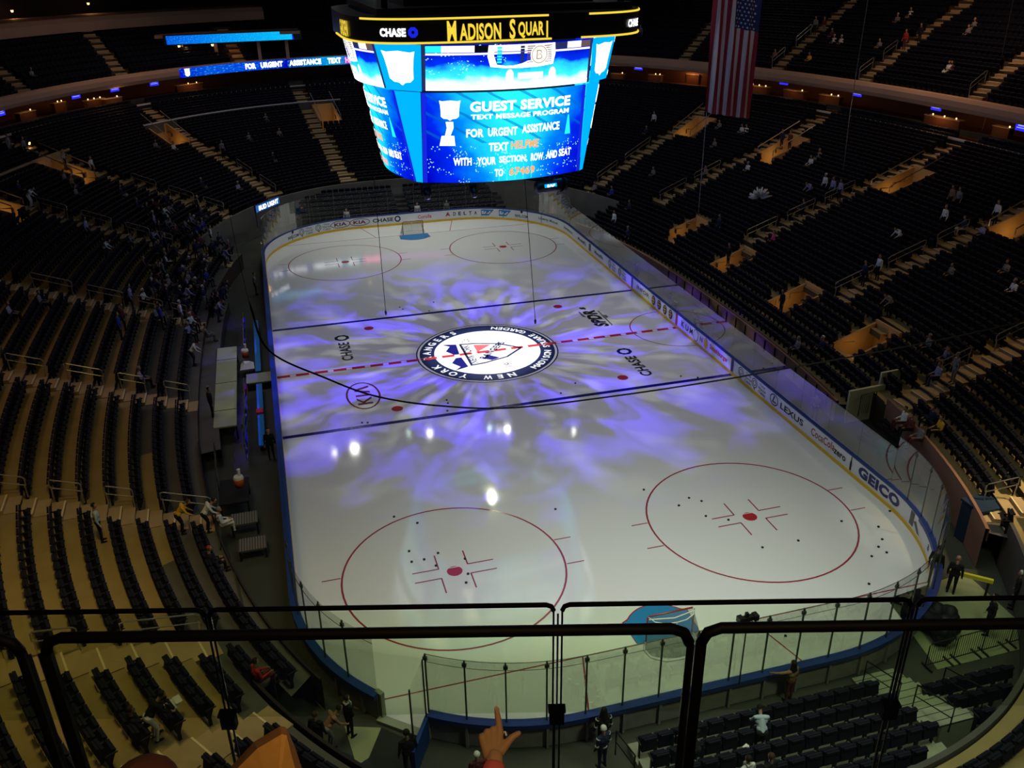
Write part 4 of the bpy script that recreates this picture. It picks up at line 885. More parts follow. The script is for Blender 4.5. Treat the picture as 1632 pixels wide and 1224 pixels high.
cond('GARDEN', -10.1, 2.0, .72, 'yl', 19.5); cond('CHASE', 6.6, 1.25, .36, 'wl', 19.5, .05)
b = MB(); b.box((0, 0, 21.1), (9.5, 9.5, 1.9)); b.box((0, 0, 20.3), (12.5, 12.5, .3)); b.box((0, 0, 15.6), (8.2, 8.2, 6.6))
for q in range(4):
    for s_ in (-1, 1): b.box(((-5.8 if q < 2 else 5.8), s_*5.8, 22), (.25, .25, 4))
b.build('housing', M['black'], sbd)
b = MB()
for k in range(16): 
    a0, a1 = 2*math.pi*k/16, 2*math.pi*(k+1)/16
    b.tube([(4.5*math.cos(a0), 4.5*math.sin(a0), 11.85), (4.5*math.cos(a1), 4.5*math.sin(a1), 11.85)], .12, 6)
b.tube([(-4.5, 0, 11.85), (4.5, 0, 11.85)], .1, 6); b.tube([(0, -4.5, 11.85), (0, 4.5, 11.85)], .1, 6); b.build('lower_truss', M['black'], sbd)
t = empty('camera_pod', (2.6, -4.6, 11.35), R(12), 'black cylinder pod with a lit display strip, slung under the right side of the scoreboard', 'pod')
b = MB(); b.tube([(-.8, 0, 0), (.75, 0, 0)], .33, 16); b.build('drum', M['blackm'], t, True); b = MB(); b.tube([(.75, 0, 0), (.95, 0, -.05)], [.4, .36], 16); b.build('drum_cap', M['dark'], t)
b = MB(); b.poly([(-.5, -.34, .02), (.25, -.34, .02), (.25, -.3, .2), (-.5, -.3, .2)]); b.build('display_strip', M['sky'], t); text('display_writing', 'SAP', lambda a, c: (a-.12, -.36, .11+c), .5, .14, M['wl'], t, .04); b = MB(); b.tube([(0, 0, .3), (0, 0, .8)], .05, 6); b.build('hanger', M['blackm'], t)
for i, (x, y, lab) in enumerate(((-1.4, -3.6, 'under the middle'), (-3.9, -3.2, 'under the left corner'), (3.3, -3.0, 'beside the cylinder pod'))):
    t = empty('spot_fixture', (x, y, 11.2), R(20*i), 'black moving-head spotlight hanging '+lab+' of the scoreboard' if i < 2 else 'black moving-head spotlight hanging '+lab, 'spotlight')
    b = MB(); b.box((0, 0, .45), (.45, .35, .18)); b.build('base', M['blackm'], t); b = MB(); b.box((-.24, 0, .15), (.06, .14, .6)); b.box((.24, 0, .15), (.06, .14, .6)); b.build('yoke', M['blackm'], t)
    b = MB(); b.tube([(-.0, .12, .2), (.05, -.12, -.35)], [.2, .15], 12); b.build('lamp_head', M['blackm'], t, True); b = MB(); b.tube([(.05, -.125, -.36), (.052, -.13, -.38)], .06, 10); b.build('lens', M['lampw'] if 0 else M['tvtext'], t)

# projector lamps: crest light and the violet pattern thrown on the ice
def spot_nodes(name, loc, size, power, build):
    o = lamp(name, 'SPOT', loc, power, (1, 1, 1), None, spot_size=size, spot_blend=.06, shadow_soft_size=.06); l = o.data; l.use_nodes = True; n = l.node_tree; build(n, n.nodes['Emission']); return o
lamp('crest_light', 'SPOT', (0, 0, 11.0), 9500, (1, .98, .94), None, spot_size=R(45), spot_blend=.42, shadow_soft_size=.05)
def gobo(n, em):
    L = n.links.new; tc = n.nodes.new('ShaderNodeTexCoord'); sp_ = n.nodes.new('ShaderNodeSeparateXYZ'); L(tc.outputs['Normal'], sp_.inputs[0])
    def m_(op, a, b_=None):
        q = n.nodes.new('ShaderNodeMath'); q.operation = op
        for i, x in enumerate((a, b_)):
            if x is None: continue
            if isinstance(x, (int, float)): q.inputs[i].default_value = x
            else: L(x, q.inputs[i])
        return q.outputs[0]
    az = m_('MAXIMUM', m_('ABSOLUTE', sp_.outputs[2]), .02); X = m_('DIVIDE', sp_.outputs[0], az); Y = m_('DIVIDE', sp_.outputs[1], az)
    r = m_('SQRT', m_('ADD', m_('MULTIPLY', X, X), m_('MULTIPLY', Y, Y))); an = m_('ARCTAN2', Y, X)
    cb = n.nodes.new('ShaderNodeCombineXYZ'); L(m_('MULTIPLY', m_('COSINE', an), 1.9), cb.inputs[0]); L(m_('MULTIPLY', m_('SINE', an), 1.9), cb.inputs[1]); L(m_('MULTIPLY', r, 1.15), cb.inputs[2])
    n1 = n.nodes.new('ShaderNodeTexNoise'); n1.inputs['Scale'].default_value = 2.6; n1.inputs['Detail'].default_value = 3; n1.inputs['Distortion'].default_value = .7; L(cb.outputs[0], n1.inputs[0])
    r1 = n.nodes.new('ShaderNodeMapRange'); r1.inputs[1].default_value = .46; r1.inputs[2].default_value = .66; L(n1.outputs[0], r1.inputs[0])
    n2 = n.nodes.new('ShaderNodeTexNoise'); n2.inputs['Scale'].default_value = 3.4; n2.inputs['Detail'].default_value = 2; c2 = n.nodes.new('ShaderNodeVectorMath'); c2.operation = 'ADD'; c2.inputs[1].default_value = (7, 3, 1); L(cb.outputs[0], c2.inputs[0]); L(c2.outputs[0], n2.inputs[0])
    r2 = n.nodes.new('ShaderNodeMapRange'); r2.inputs[1].default_value = .50; r2.inputs[2].default_value = .68; L(n2.outputs[0], r2.inputs[0])
    # keep clear of the crest, fade out by 19 m
    f0 = n.nodes.new('ShaderNodeMapRange'); f0.inputs[1].default_value = .38; f0.inputs[2].default_value = .46; L(r, f0.inputs[0])
    f1 = n.nodes.new('ShaderNodeMapRange'); f1.inputs[1].default_value = 1.85; f1.inputs[2].default_value = .75; L(r, f1.inputs[0])
    fall = m_('POWER', m_('ADD', m_('MULTIPLY', r, r), 1), 1.5)      # evens out the throw over the ice
    k = m_('MULTIPLY', m_('MULTIPLY', f0.outputs[0], f1.outputs[0]), fall)
    va = n.nodes.new('ShaderNodeVectorMath'); va.operation = 'SCALE'; va.inputs[0].default_value = (.42, .13, 4.6); L(m_('MULTIPLY', r1.outputs[0], k), va.inputs['Scale'])
    vb = n.nodes.new('ShaderNodeVectorMath'); vb.operation = 'SCALE'; vb.inputs[0].default_value = (.7, .72, .5); L(m_('MULTIPLY', r2.outputs[0], k), vb.inputs['Scale'])
    ad = n.nodes.new('ShaderNodeVectorMath'); ad.operation = 'ADD'; L(va.outputs[0], ad.inputs[0]); L(vb.outputs[0], ad.inputs[1]); L(ad.outputs[0], em.inputs[0])
spot_nodes('pattern_projector', (0, 0, 11.1), R(122), 1500, gobo)

# ------------------------------------------------------------------ ribbon screens on and over the far rim
def cum(d, x0, x1, y_sign=1, n=120):
    T = []; acc = 0; last = None
    ths = [t for t in (math.pi*(i/1200) for i in range(1201)) if x0 <= row_xy(d, t)[0] <= x1][::-1]
    for t in ths:
        p_ = row_xy(d, t)
        if last: acc += math.hypot(p_[0]-last[0], p_[1]-last[1])
        T.append((acc, p_)); last = p_
    return T
T1 = cum(22.8, -19.3, 9)
def tmap(T, off=0):
    def f(a, z):
        import bisect
        k = min(max(bisect.bisect([q[0] for q in T], a)-1, 0), len(T)-2); (sa_, pa), (sb_, pb) = T[k], T[k+1]; w_ = (a-sa_)/max(1e-6, sb_-sa_)
        x, y = pa[0]+(pb[0]-pa[0])*w_, pa[1]+(pb[1]-pa[1])*w_; l = math.hypot(x, y); return (x-x/l*off, y-y/l*off, z)
    return f
def ribbon_mat(name, cols, speck):
    m = bpy.data.materials.new(name); m.use_nodes = True; n = m.node_tree; n.nodes.clear(); L = n.links.new
    uv = n.nodes.new('ShaderNodeUVMap'); sp_ = n.nodes.new('ShaderNodeSeparateXYZ'); L(uv.outputs[0], sp_.inputs[0]); rp = n.nodes.new('ShaderNodeValToRGB'); L(sp_.outputs[0], rp.inputs[0])
    while len(rp.color_ramp.elements) < len(cols): rp.color_ramp.elements.new(.5)
    for e, (p, c) in zip(rp.color_ramp.elements, cols): e.position = p; e.color = (*c, 1)
    vo = n.nodes.new('ShaderNodeTexNoise'); mv = n.nodes.new('ShaderNodeMapping'); mv.inputs['Scale'].default_value = (60, 6, 1); L(uv.outputs[0], mv.inputs[0]); L(mv.outputs[0], vo.inputs[0]); vo.inputs['Scale'].default_value = 1.4; vo.inputs['Detail'].default_value = 4
    mr = n.nodes.new('ShaderNodeMapRange'); mr.inputs[1].default_value = .55; mr.inputs[2].default_value = .72; mr.inputs[4].default_value = speck; L(vo.outputs[0], mr.inputs[0])
    mx = n.nodes.new('ShaderNodeMix'); mx.data_type = 'RGBA'; L(mr.outputs[0], mx.inputs[0]); L(rp.outputs[0], mx.inputs[6]); mx.inputs[7].default_value = (.1, .75, 1, 1)
    e = n.nodes.new('ShaderNodeEmission'); L(mx.outputs[2], e.inputs[0]); o = n.nodes.new('ShaderNodeOutputMaterial'); L(e.outputs[0], o.inputs[0]); return m
LT = T1[-1][0]
rb = empty('ribbon_screen', (0, 0, 0), 0, 'long blue text ribbon screen on the far rim, left of the scoreboard', 'screen')
ARC = tmap(T1, .04); S0 = 0
grid('display', lambda a, c: tmap(T1, 0)(a, c), 0, LT, 11.42, 12.32, ribbon_mat('ribbon_picture', [(0, (.0, .0, .6)), (.12, (.0, .08, .7)), (.3, (.0, .05, .75)), (.42, (.0, .0, .45)), (.6, (.0, .35, .8)), (.66, (.05, 0, .4)), (.75, (.35, 0, .5))], .6), rb, 90, 1)
b = MB(); b.strip([tmap(T1, -.12)(LT*k/60, 11.3) for k in range(61)], [tmap(T1, -.02)(LT*k/60, 11.41) for k in range(61)]); b.build('casing', M['blackm'], rb)
shield(ARC, .9, 11.88, .62, .8, M['wl'], rb)
def rt(body, x, w_, m, mm='wl', dd=0): text('ribbon_word', body, tmap(T1, .06+dd), w_, .58, M['ledw' if m == 'wl' else 'ledr'], rb, .05, x, 11.88)
rt('FOR', 8.2, 1.2, 'wl'); rt('URGENT', 10.6, 2.5, 'wl'); rt('ASSISTANCE', 14.4, 3.6, 'wl'); rt('TEXT', 17.7, 1.5, 'wl'); rt('HELPME', 20.0, 2.1, 'rl')
br = empty('bridge_screen', (0, 0, 0), 0, 'sky-blue upper ribbon screen on the bridge front, above the text ribbon', 'screen')
A_ = Vector((-20.3, 55.4, 14.4)); B_ = Vector((-7.35, 56.4, 14.4))
bm_ = lambda a, c: tuple(A_+(B_-A_)*a+Vector((0, 0, c)))
grid('display', bm_, 0, 1, 0, .85, ribbon_mat('bridge_picture', [(0, (.0, .10, .75)), (.25, (.0, .18, .85)), (.5, (.0, .32, .9)), (1, (.0, .55, 1))], .55), br, 30, 1)
b = MB(); b.box(tuple((A_+B_)/2+Vector((.35, .35, .42))), (14.3, .5, 1.0), math.atan2(B_.y-A_.y, B_.x-A_.x)); b.build('casing', M['blackm'], br)
b = MB(); b.poly([bm_(1, .85), bm_(1.015, 0), bm_(1.0, 0)]); b.build('end_taper', M['bl'], br)
b = MB()
for x in (-19, -15.5, -11, -8): b.box((x, 57.2, 13.4), (.35, .35, 2.2))
b.box((-14, 58.3, 15.1), (15, 4, .3)); tag(b.build('trim_4', M['cornice']), kind='structure')
lamp('bridge_light', 'POINT', (-18.5, 56.5, 14.0), 22, (1, .5, .2), shadow_soft_size=.2); lamp('bridge_light', 'POINT', (-13.5, 56.8, 14.0), 22, (1, .5, .2), shadow_soft_size=.2)
for i, (x, y, z, lab) in enumerate(((-19.2, 56.4, 14.0, 'under the left part of the upper ribbon screen'), (-15.8, 56.6, 14.0, 'under the middle of the upper ribbon screen'), (-1.2, 57, 14.4, 'just left of the scoreboard marquee'), (26.5, 62, 17.5, 'high between the scoreboard and the flag'), (-34.5, 56.5, 17.9, 'with a twin bulb at the top left corner'), (-28.0, 61.5, 18.2, 'orange, second at the top left'), (-31.0, 34.5, 8.6, 'over the seats at the far left edge'), (-30.6, 33.2, 7.9, 'just below another at the far left edge'))):
    t = empty('bare_lamp', (x, y, z), 0, 'small bare warm lamp '+lab, 'lamp'); b = MB(); b.prism((0, 0, 0), .09, .2, 8, 0, .14); b.build('bulb', M['warm'] if i != 3 else M['wl'], t); b = MB(); b.prism((0, 0, .2), .05, .2, 6); b.build('socket', M['blackm'], t)
    if i in (4, 5, 6): lamp('bare_lamp_light', 'POINT', (x, y, z-.3), 14, (1, .5, .18), shadow_soft_size=.1)
# beer sign at the far left corner of the glass
t = empty('lit_sign', (-12.3, 26.6, 3.85), math.atan2(2.74, 2.1), 'small lit blue sign with white lettering above the far left corner glass', 'sign')
b = MB(); b.box((0, 0, 0), (3.3, .16, .62)); b.build('sign_box', M['capn'], t)
b = MB(); b.poly([(-1.62, -.085, -.28), (1.62, -.085, -.28), (1.62, -.085, .28), (-1.62, -.085, .28)]); b.build('sign_face', glow('sign_blue', (.02, .12, .42), 1), t)
text('sign_writing', 'BUD LIGHT', lambda a, c: (a, -.1, c), 2.7, .4, M['wl'], t, .04, .1, 0); b = MB(); b.tube([(-1.5, .1, -.3), (-1.5, .1, -1.6)], .04, 5); b.tube([(1.5, .1, -.3), (1.5, .1, -1.6)], .04, 5); b.build('sign_post', M['blackm'], t)

# ------------------------------------------------------------------ flag, cables
FW, FH, NX, NZ = 4.0, 9.2, 39, 30
fl = empty('hanging_flag', (21.65, 15, 11.2), 0, 'tall red, white and blue starred flag hanging upright right of the scoreboard', 'flag')
b = MB()
def fp(i, j):
    x = FW*i/NX; z = FH*j/NZ; return (x, .10*math.sin(x*5.2+z*.25)+.05*math.sin(x*11-z*.6), z+(-.18*x)+.03*math.sin(x*6))
for j in range(NZ+1):
    for i in range(NX+1): b.v.append(fp(i, j))
for j in range(NZ):
    for i in range(NX):
        a = j*(NX+1)+i; b.f.append((a, a+1, a+NX+2, a+NX+1)); st = i//3; can = st >= 6 and (j+.5)/NZ*FH > 6.35
        b.m.append(2 if can else (0 if st % 2 == 0 else 1))
b.build('flag_cloth', [mat('flag_red', (.30, .02, .04), .8), mat('flag_white', (.62, .58, .60), .8), mat('flag_blue', (.02, .035, .13), .8)], fl, True)
b = MB()
for r_ in range(9):
    for c_ in range(6 if r_ % 2 == 0 else 5):
        x = 1.98+.32*c_+(.16 if r_ % 2 else 0); z = 6.6+.27*r_; pts = []
        for k in range(10): rr = .10 if k % 2 == 0 else .04; a = math.pi*k/5; pts.append((x+rr*math.cos(a), rr*math.sin(a)+z))
        b.poly([(px_, .10*math.sin(px_*5.2+pz*.25)+.05*math.sin(px_*11-pz*.6)-.03, pz-.18*px_) for px_, pz in pts])
b.build('stars', mat('star_white', (.7, .7, .72), .8), fl)
b = MB(); b.tube([(-.1, 0, FH+.05), (FW+.1, 0, FH-.7)], .05, 6); b.build('top_bar', M['blackm'], fl); b = MB(); b.tube([(.2, 0, FH), (.2, 0, 22)], .02, 4); b.tube([(FW-.2, 0, FH-.7), (FW-.2, 0, 22)], .02, 4); b.build('hanging_line', M['blackm'], fl)
def cable(pts, r, lab, m='railblack', grp=None, nm='hanging_cable', w_=None):
    t = empty(nm, (0, 0, 0), 0, lab, 'cable', grp); b = MB(); b.tube(pts, r, 5); b.build('line', M[m], t)
    if w_: b = MB(); b.tube([(w_[0], w_[1], w_[2]+.35), (w_[0], w_[1], w_[2]+.2), (w_[0], w_[1], w_[2])], [.03, .09, .05], 6); b.build('end_weight', M['blackm'], t)
cable([(-5.35, 7.31, .6), (-5.5, 7.4, 30)], .022, 'thin black line hanging to just above the ice, left of the crest', w_=(-5.35, 7.31, .35))
cable([(3.99, 2.68, .6), (4.0, 5.6, 12), (4.0, 5.9, 30)], .022, 'thin black line hanging to just above the ice, at the upper right of the crest', w_=(3.99, 2.68, .35))
cable([(31.4, 10, 30), (31.2, 10, 11.4), (31.5, 10, 4.0)], .03, 'pale thin wire crossing the right stand right of the flag', 'steel')
cable([(43.8, 10, 30), (44.1, 10, 13.5), (43.7, 10, 9)], .03, 'pale thin wire near the right edge of the upper deck', 'steel')
cable([(21.8, 15, 11.2), (21.6, 14.6, 2.8)], .03, 'thin wire running down from the left foot of the flag', 'steel')
pts = []
src = [(-12.95, -30, 19.5), (-12.85, -30, 17.0)] + [(-12+(x+12)*.522, -30, 22.7-(22.7-z)*.522) for x, z in ((-13.41, 8.97), (-12.89, 6.81), (-10.58, 5.14), (-8.36, 3.87), (-5.38, 2.91), (-1.58, 2.22), (4.48, 2.06), (10.21, 2.12), (12.18, 2.2), (18.92, 2.45), (25.21, 2.8), (33, 3.5))]
def smooth(P, n=8):
    P = [Vector(p) for p in P]; o = []
    for i in range(len(P)-1):
        p0, p1, p2, p3 = P[max(i-1, 0)], P[i], P[i+1], P[min(i+2, len(P)-1)]
        for k in range(n):
            t = k/n; o.append(.5*((2*p1)+(p2-p0)*t+(2*p0-5*p1+4*p2-p3)*t*t+(3*p1-p0-3*p2+p3)*t**3))
    return o+[P[-1]]
SM = smooth(src); cable(SM, [.005 if q.z > 15.6 else .024 for q in SM], 'long black cable sagging right across the rink in front of centre ice')

# ceiling lamps whose glare shows on the ice
for i, (x, y, r_, g_) in enumerate(((-6.5, 37.6, .40, 0), (-8.8, 37.2, .16, 0), (-.1, 39.3, .16, 1), (2.2, 38.6, .24, 0), (9.1, 37.8, .20, 1), (10.0, 36.9, .12, 0), (11.0, 36.9, .28, 0), (18.2, 34.1, .16, 0), (39.6, 39.9, .3, 0), (8.5, 15.1, .6, 0))):
    t = empty('ceiling_spotlight', (x, y, 27), 0, 'ceiling spotlight number %d of the row aimed at the ice' % (i+1), 'spotlight', 'ceiling spotlights'); b = MB(); b.prism((0, 0, .05), r_+.08, .5, 14); b.build('housing', M['blackm'], t); b = MB(); b.disc((0, 0, 0), r_, 16); b.build('lens', M['lampg'] if g_ else M['lampw'], t)

# ------------------------------------------------------------------ people
def capsule(b, p0, p1, r0, r1, n=10, k=3, mi=0):
    """tapered limb with round ends"""
    p0, p1 = Vector(p0), Vector(p1); t = p1-p0; L = t.length; t = t.normalized() if L > 1e-6 else Vector((0, 0, 1))
    pts = []; rs = []
    for i in range(k+1): a = math.pi/2*(1-i/k); pts.append(p0-t*r0*math.sin(a)); rs.append(max(r0*math.cos(a), 1e-4))
    for i in range(k+1): a = math.pi/2*i/k; pts.append(p1+t*r1*math.sin(a)); rs.append(max(r1*math.cos(a), 1e-4))
    up = Vector((0, 0, 1)) if abs(t.z) < .9 else Vector((1, 0, 0)); A_ = t.cross(up).normalized(); B_ = A_.cross(t); base = len(b.v)
    for p_, r_ in zip(pts, rs):
        for q in range(n): an = 2*math.pi*q/n; b.v.append(tuple(p_+A_*math.cos(an)*r_+B_*math.sin(an)*r_))
    m_ = len(pts)
    for i in range(m_-1):
        for q in range(n): w_ = (q+1) % n; b.f.append((base+i*n+q, base+i*n+w_, base+(i+1)*n+w_, base+(i+1)*n+q)); b.m.append(0)
    b.f.append(tuple(base+q for q in range(n))[::-1]); b.f.append(tuple(base+(m_-1)*n+q for q in range(n))); b.m += [0, 0]
def fuse(name, caps, voxel, mats, smooth_it=4):
    """union of capsules as one continuous skin, each face coloured by the limb it lies on"""
    b = MB()
    for c in caps: capsule(b, *c[:4])
    me = bpy.data.meshes.new(name); me.from_pydata(b.v, [], b.f); o = bpy.data.objects.new(name, me); C.objects.link(o)
    r_ = o.modifiers.new('r', 'REMESH'); r_.mode = 'VOXEL'; r_.voxel_size = voxel
    s_ = o.modifiers.new('s', 'SMOOTH'); s_.iterations = smooth_it; s_.factor = .5
    dg = bpy.context.evaluated_depsgraph_get(); dg.update(); out = bpy.data.meshes.new_from_object(o.evaluated_get(dg)); bpy.data.objects.remove(o)
    for m in mats: out.materials.append(m)
    seg = [(Vector(c[0]), Vector(c[1]), c[2], c[3], c[4]) for c in caps]; idx = []
    for p_ in out.polygons:
        c = p_.center; best = (1e9, 0)
        for a, e, ra, rb, tg in seg:
            d = e-a; t = max(0, min(1, (c-a).dot(d)/max(d.length_squared, 1e-9))); q = (c-a-d*t).length-(ra+(rb-ra)*t)
            if q < best[0]: best = (q, tg)
        idx.append(best[1])
    out.polygons.foreach_set('material_index', idx); out.polygons.foreach_set('use_smooth', [True]*len(idx)); out.name = name; return out
def hand_caps(wr, dr, out_, curl=.5):
    """palm, four fingers and a thumb from wrist wr along dr; out_ is the thumb side"""
    wr, dr, out_ = Vector(wr), Vector(dr).normalized(), Vector(out_).normalized(); nrm = dr.cross(out_).normalized(); c = []
    for i, (off, ln) in enumerate(((.026, .075), (.009, .083), (-.009, .077), (-.026, .06))):
        kn = wr+dr*.09+out_*off; c.append((wr+out_*off*.5, kn, .016, .012, 0)); m1 = kn+(dr*.9+nrm*curl*.6)*ln*.5; m2 = m1+(dr*(1-curl)+nrm*curl)*ln*.5; c.append((kn, m1, .0105, .0095, 0)); c.append((m1, m2, .0095, .008, 0))
    t0 = wr+out_*.022+dr*.02; t1 = t0+(out_*.75+dr*.6)*.045; c.append((t0, t1, .014, .012, 0)); c.append((t1, t1+(out_*.3+dr)*.032, .011, .009, 0)); return c
def body(pose, fine):
    """capsule skeleton facing +Y; tags: 0 skin, 1 top, 2 trousers, 3 shoes"""
    c = []; V = Vector
    if pose == 'sit': hip, chest, neck, head = V((0, -.05, .50)), V((0, -.12, .86)), V((0, -.11, 1.06)), V((0, -.06, 1.22))
    elif pose == 'lean': hip, chest, neck, head = V((0, -.12, .90)), V((0, .12, 1.20)), V((0, .28, 1.32)), V((0, .38, 1.40))
    else: hip, chest, neck, head = V((0, 0, .93)), V((0, 0, 1.28)), V((0, .0, 1.47)), V((0, .03, 1.63))
    up = (neck-hip).normalized()
    c += [(hip+V((-.07, 0, 0)), hip+V((.07, 0, 0)), .12, .12, 2), (hip+up*.12+V((-.06, 0, 0)), hip+up*.12+V((.06, 0, 0)), .11, .11, 1), (chest+V((-.08, 0, -.05)), chest+V((.08, 0, -.05)), .125, .125, 1), (chest+V((-.13, 0, .07)), chest+V((.13, 0, .07)), .08, .08, 1), (hip, chest, .12, .13, 1), (neck-up*.06, neck+up*.04, .055, .055, 0)]
    c += [(head-up*.05+V((0, .012, 0)), head+up*.04, .075, .09, 0), (head+V((0, .085, -.02)), head+V((0, .10, -.035)), .012, .014, 0), (head+V((-.088, 0, -.01)), head+V((.088, 0, -.01)), .02, .02, 0), (head+V((0, .06, -.085)), head+V((0, .07, -.08)), .03, .03, 0)]
    for s in (-1, 1):
        sh = chest+V((s*.19, 0, .08))
        if pose == 'sit': el, wr, th, kn, an = sh+V((s*.05, .05, -.27)), V((s*.13, .27, .62)), hip+V((s*.09, 0, 0)), V((s*.11, .38, .50)), V((s*.11, .40, .10))
        elif pose == 'lean': el, wr, th, kn, an = sh+V((s*.06, .12, -.24)), sh+V((s*.02, .32, -.40)), hip+V((s*.09, 0, 0)), V((s*.11, .02, .50)), V((s*.12, -.06, .09))
        elif pose == 'point' and s < 0: el, wr, th, kn, an = sh+V((-.22, .12, -.04)), sh+V((-.44, .22, .0)), hip+V((s*.09, 0, 0)), V((s*.10, .02, .50)), V((s*.11, 0, .09))
        elif pose == 'fold': el, wr, th, kn, an = sh+V((s*.07, .02, -.27)), V((-s*.05, .2, 1.12)), hip+V((s*.09, 0, 0)), V((s*.10, .02, .50)), V((s*.11, 0, .09))
        else: el, wr, th, kn, an = sh+V((s*.06, -.01, -.29)), sh+V((s*.07, .08, -.54)), hip+V((s*.09, 0, 0)), V((s*.10, .02, .50)), V((s*.11, 0, .09))
        c += [(sh, el, .062, .048, 1), (el, wr, .045, .032, 1), (th, kn, .092, .062, 2), (kn, an, .06, .042, 2), (an+V((0, -.03, -.045)), an+V((0, .15, -.055)), .042, .034, 3)]
        d_ = (wr-el).normalized(); side = V((-s, .3, 0)) if abs(d_.z) > .5 else V((0, 0, 1)); side = (side-d_*side.dot(d_)).normalized()
        if fine: c += hand_caps(wr, d_, side, .45)
        else: c += [(wr, wr+d_*.1, .035, .03, 0)]
    return c, head, up
HEADS = {}; PROTO = {}
def proto(pose, fine):
    if (pose, fine) not in PROTO:
        c, head, up = body(pose, fine); PROTO[(pose, fine)] = (fuse('person', c, .0085 if fine else .024, [M['skin'], M['seat'], M['seat'], M['dark']], 5 if fine else 2), head, up)
    return PROTO[(pose, fine)]
M['skin'] = mat('skin', (.42, .24, .16), .6); M['skin_dark'] = mat('skin_brown', (.16, .08, .05), .6)
CLO = {k: mat('cloth_'+k, v, .9) for k, v in dict(white=(.72, .72, .74), grey=(.22, .21, .21), black=(.012, .012, .014), navy=(.02, .025, .07), blue=(.03, .05, .35), lilac=(.33, .30, .50), maroon=(.13, .03, .035), red=(.45, .03, .03), pink=(.75, .08, .22), yellow=(.75, .42, .03), brown=(.28, .15, .09), paleblue=(.42, .52, .62)).items()}
HAIR = {k: mat('hair_'+k, v, .7) for k, v in dict(dark=(.012, .009, .008), brown=(.06, .03, .015), grey=(.25, .24, .23), white=(.7, .7, .7), red=(.28, .05, .015)).items()}
def hair_mesh(long):
    b = MB(); n = 14; rows = 6; R0 = .105
    for j in range(rows+1):
        a = math.pi*.52*j/rows; 
        for i in range(n): t = 2*math.pi*i/n; f = 1.0 if math.sin(t) < .35 else (.72 if j > 3 else 1); b.v.append((R0*math.sin(a)*math.cos(t)*f, R0*math.sin(a)*math.sin(t)*f-.012, R0*math.cos(a)*1.08+.01))
    for j in range(rows):
        for i in range(n): k = (i+1) % n; b.f.append((j*n+i, j*n+k, (j+1)*n+k, (j+1)*n+i)); b.m.append(0)
    if long:
        base = len(b.v)
        for j in range(6):
            for i in range(n): t = 2*math.pi*i/n; w_ = 1+.12*j; f = 1 if math.sin(t) < .2 else .35; b.v.append((R0*math.cos(t)*w_*(1 if math.sin(t) < .2 else .95), R0*math.sin(t)*f*(1+.05*j)-.015, .01-.06*j))
        for j in range(5):
            for i in range(n): k = (i+1) % n; b.f.append((base+j*n+i, base+j*n+k, base+(j+1)*n+k, base+(j+1)*n+i)); b.m.append(0)
    me = bpy.data.meshes.new('hair'); me.from_pydata(b.v, [], b.f); me.materials.append(HAIR['dark']); me.polygons.foreach_set('use_smooth', [True]*len(b.f)); return me
HM = {False: hair_mesh(False), True: hair_mesh(True)}
def person(x, y, z, rot, pose, top, legs, hair, label, group=None, fine=False, long=False, sc=1.0, skin='skin'):
    me, head, up = proto(pose, fine); o = bpy.data.objects.new('person', me); C.objects.link(o); o.location = (x, y, z); o.rotation_euler = (0, 0, R(rot)); o.scale = (sc, sc, sc)
    for i, m in enumerate((M[skin], CLO[top], CLO[legs], CLO['black'])): o.material_slots[i].link = 'OBJECT'; o.material_slots[i].material = m
    if hair != 'bald':
        h = bpy.data.objects.new('hair', HM[long]); C.objects.link(h); h.parent = o; h.location = head+Vector((0, 0, .012)); h.material_slots[0].link = 'OBJECT'; h.material_slots[0].material = HAIR[hair]
        if pose == 'lean': h.rotation_euler = (R(-25), 0, 0)
    return tag(o, label, 'person', group)
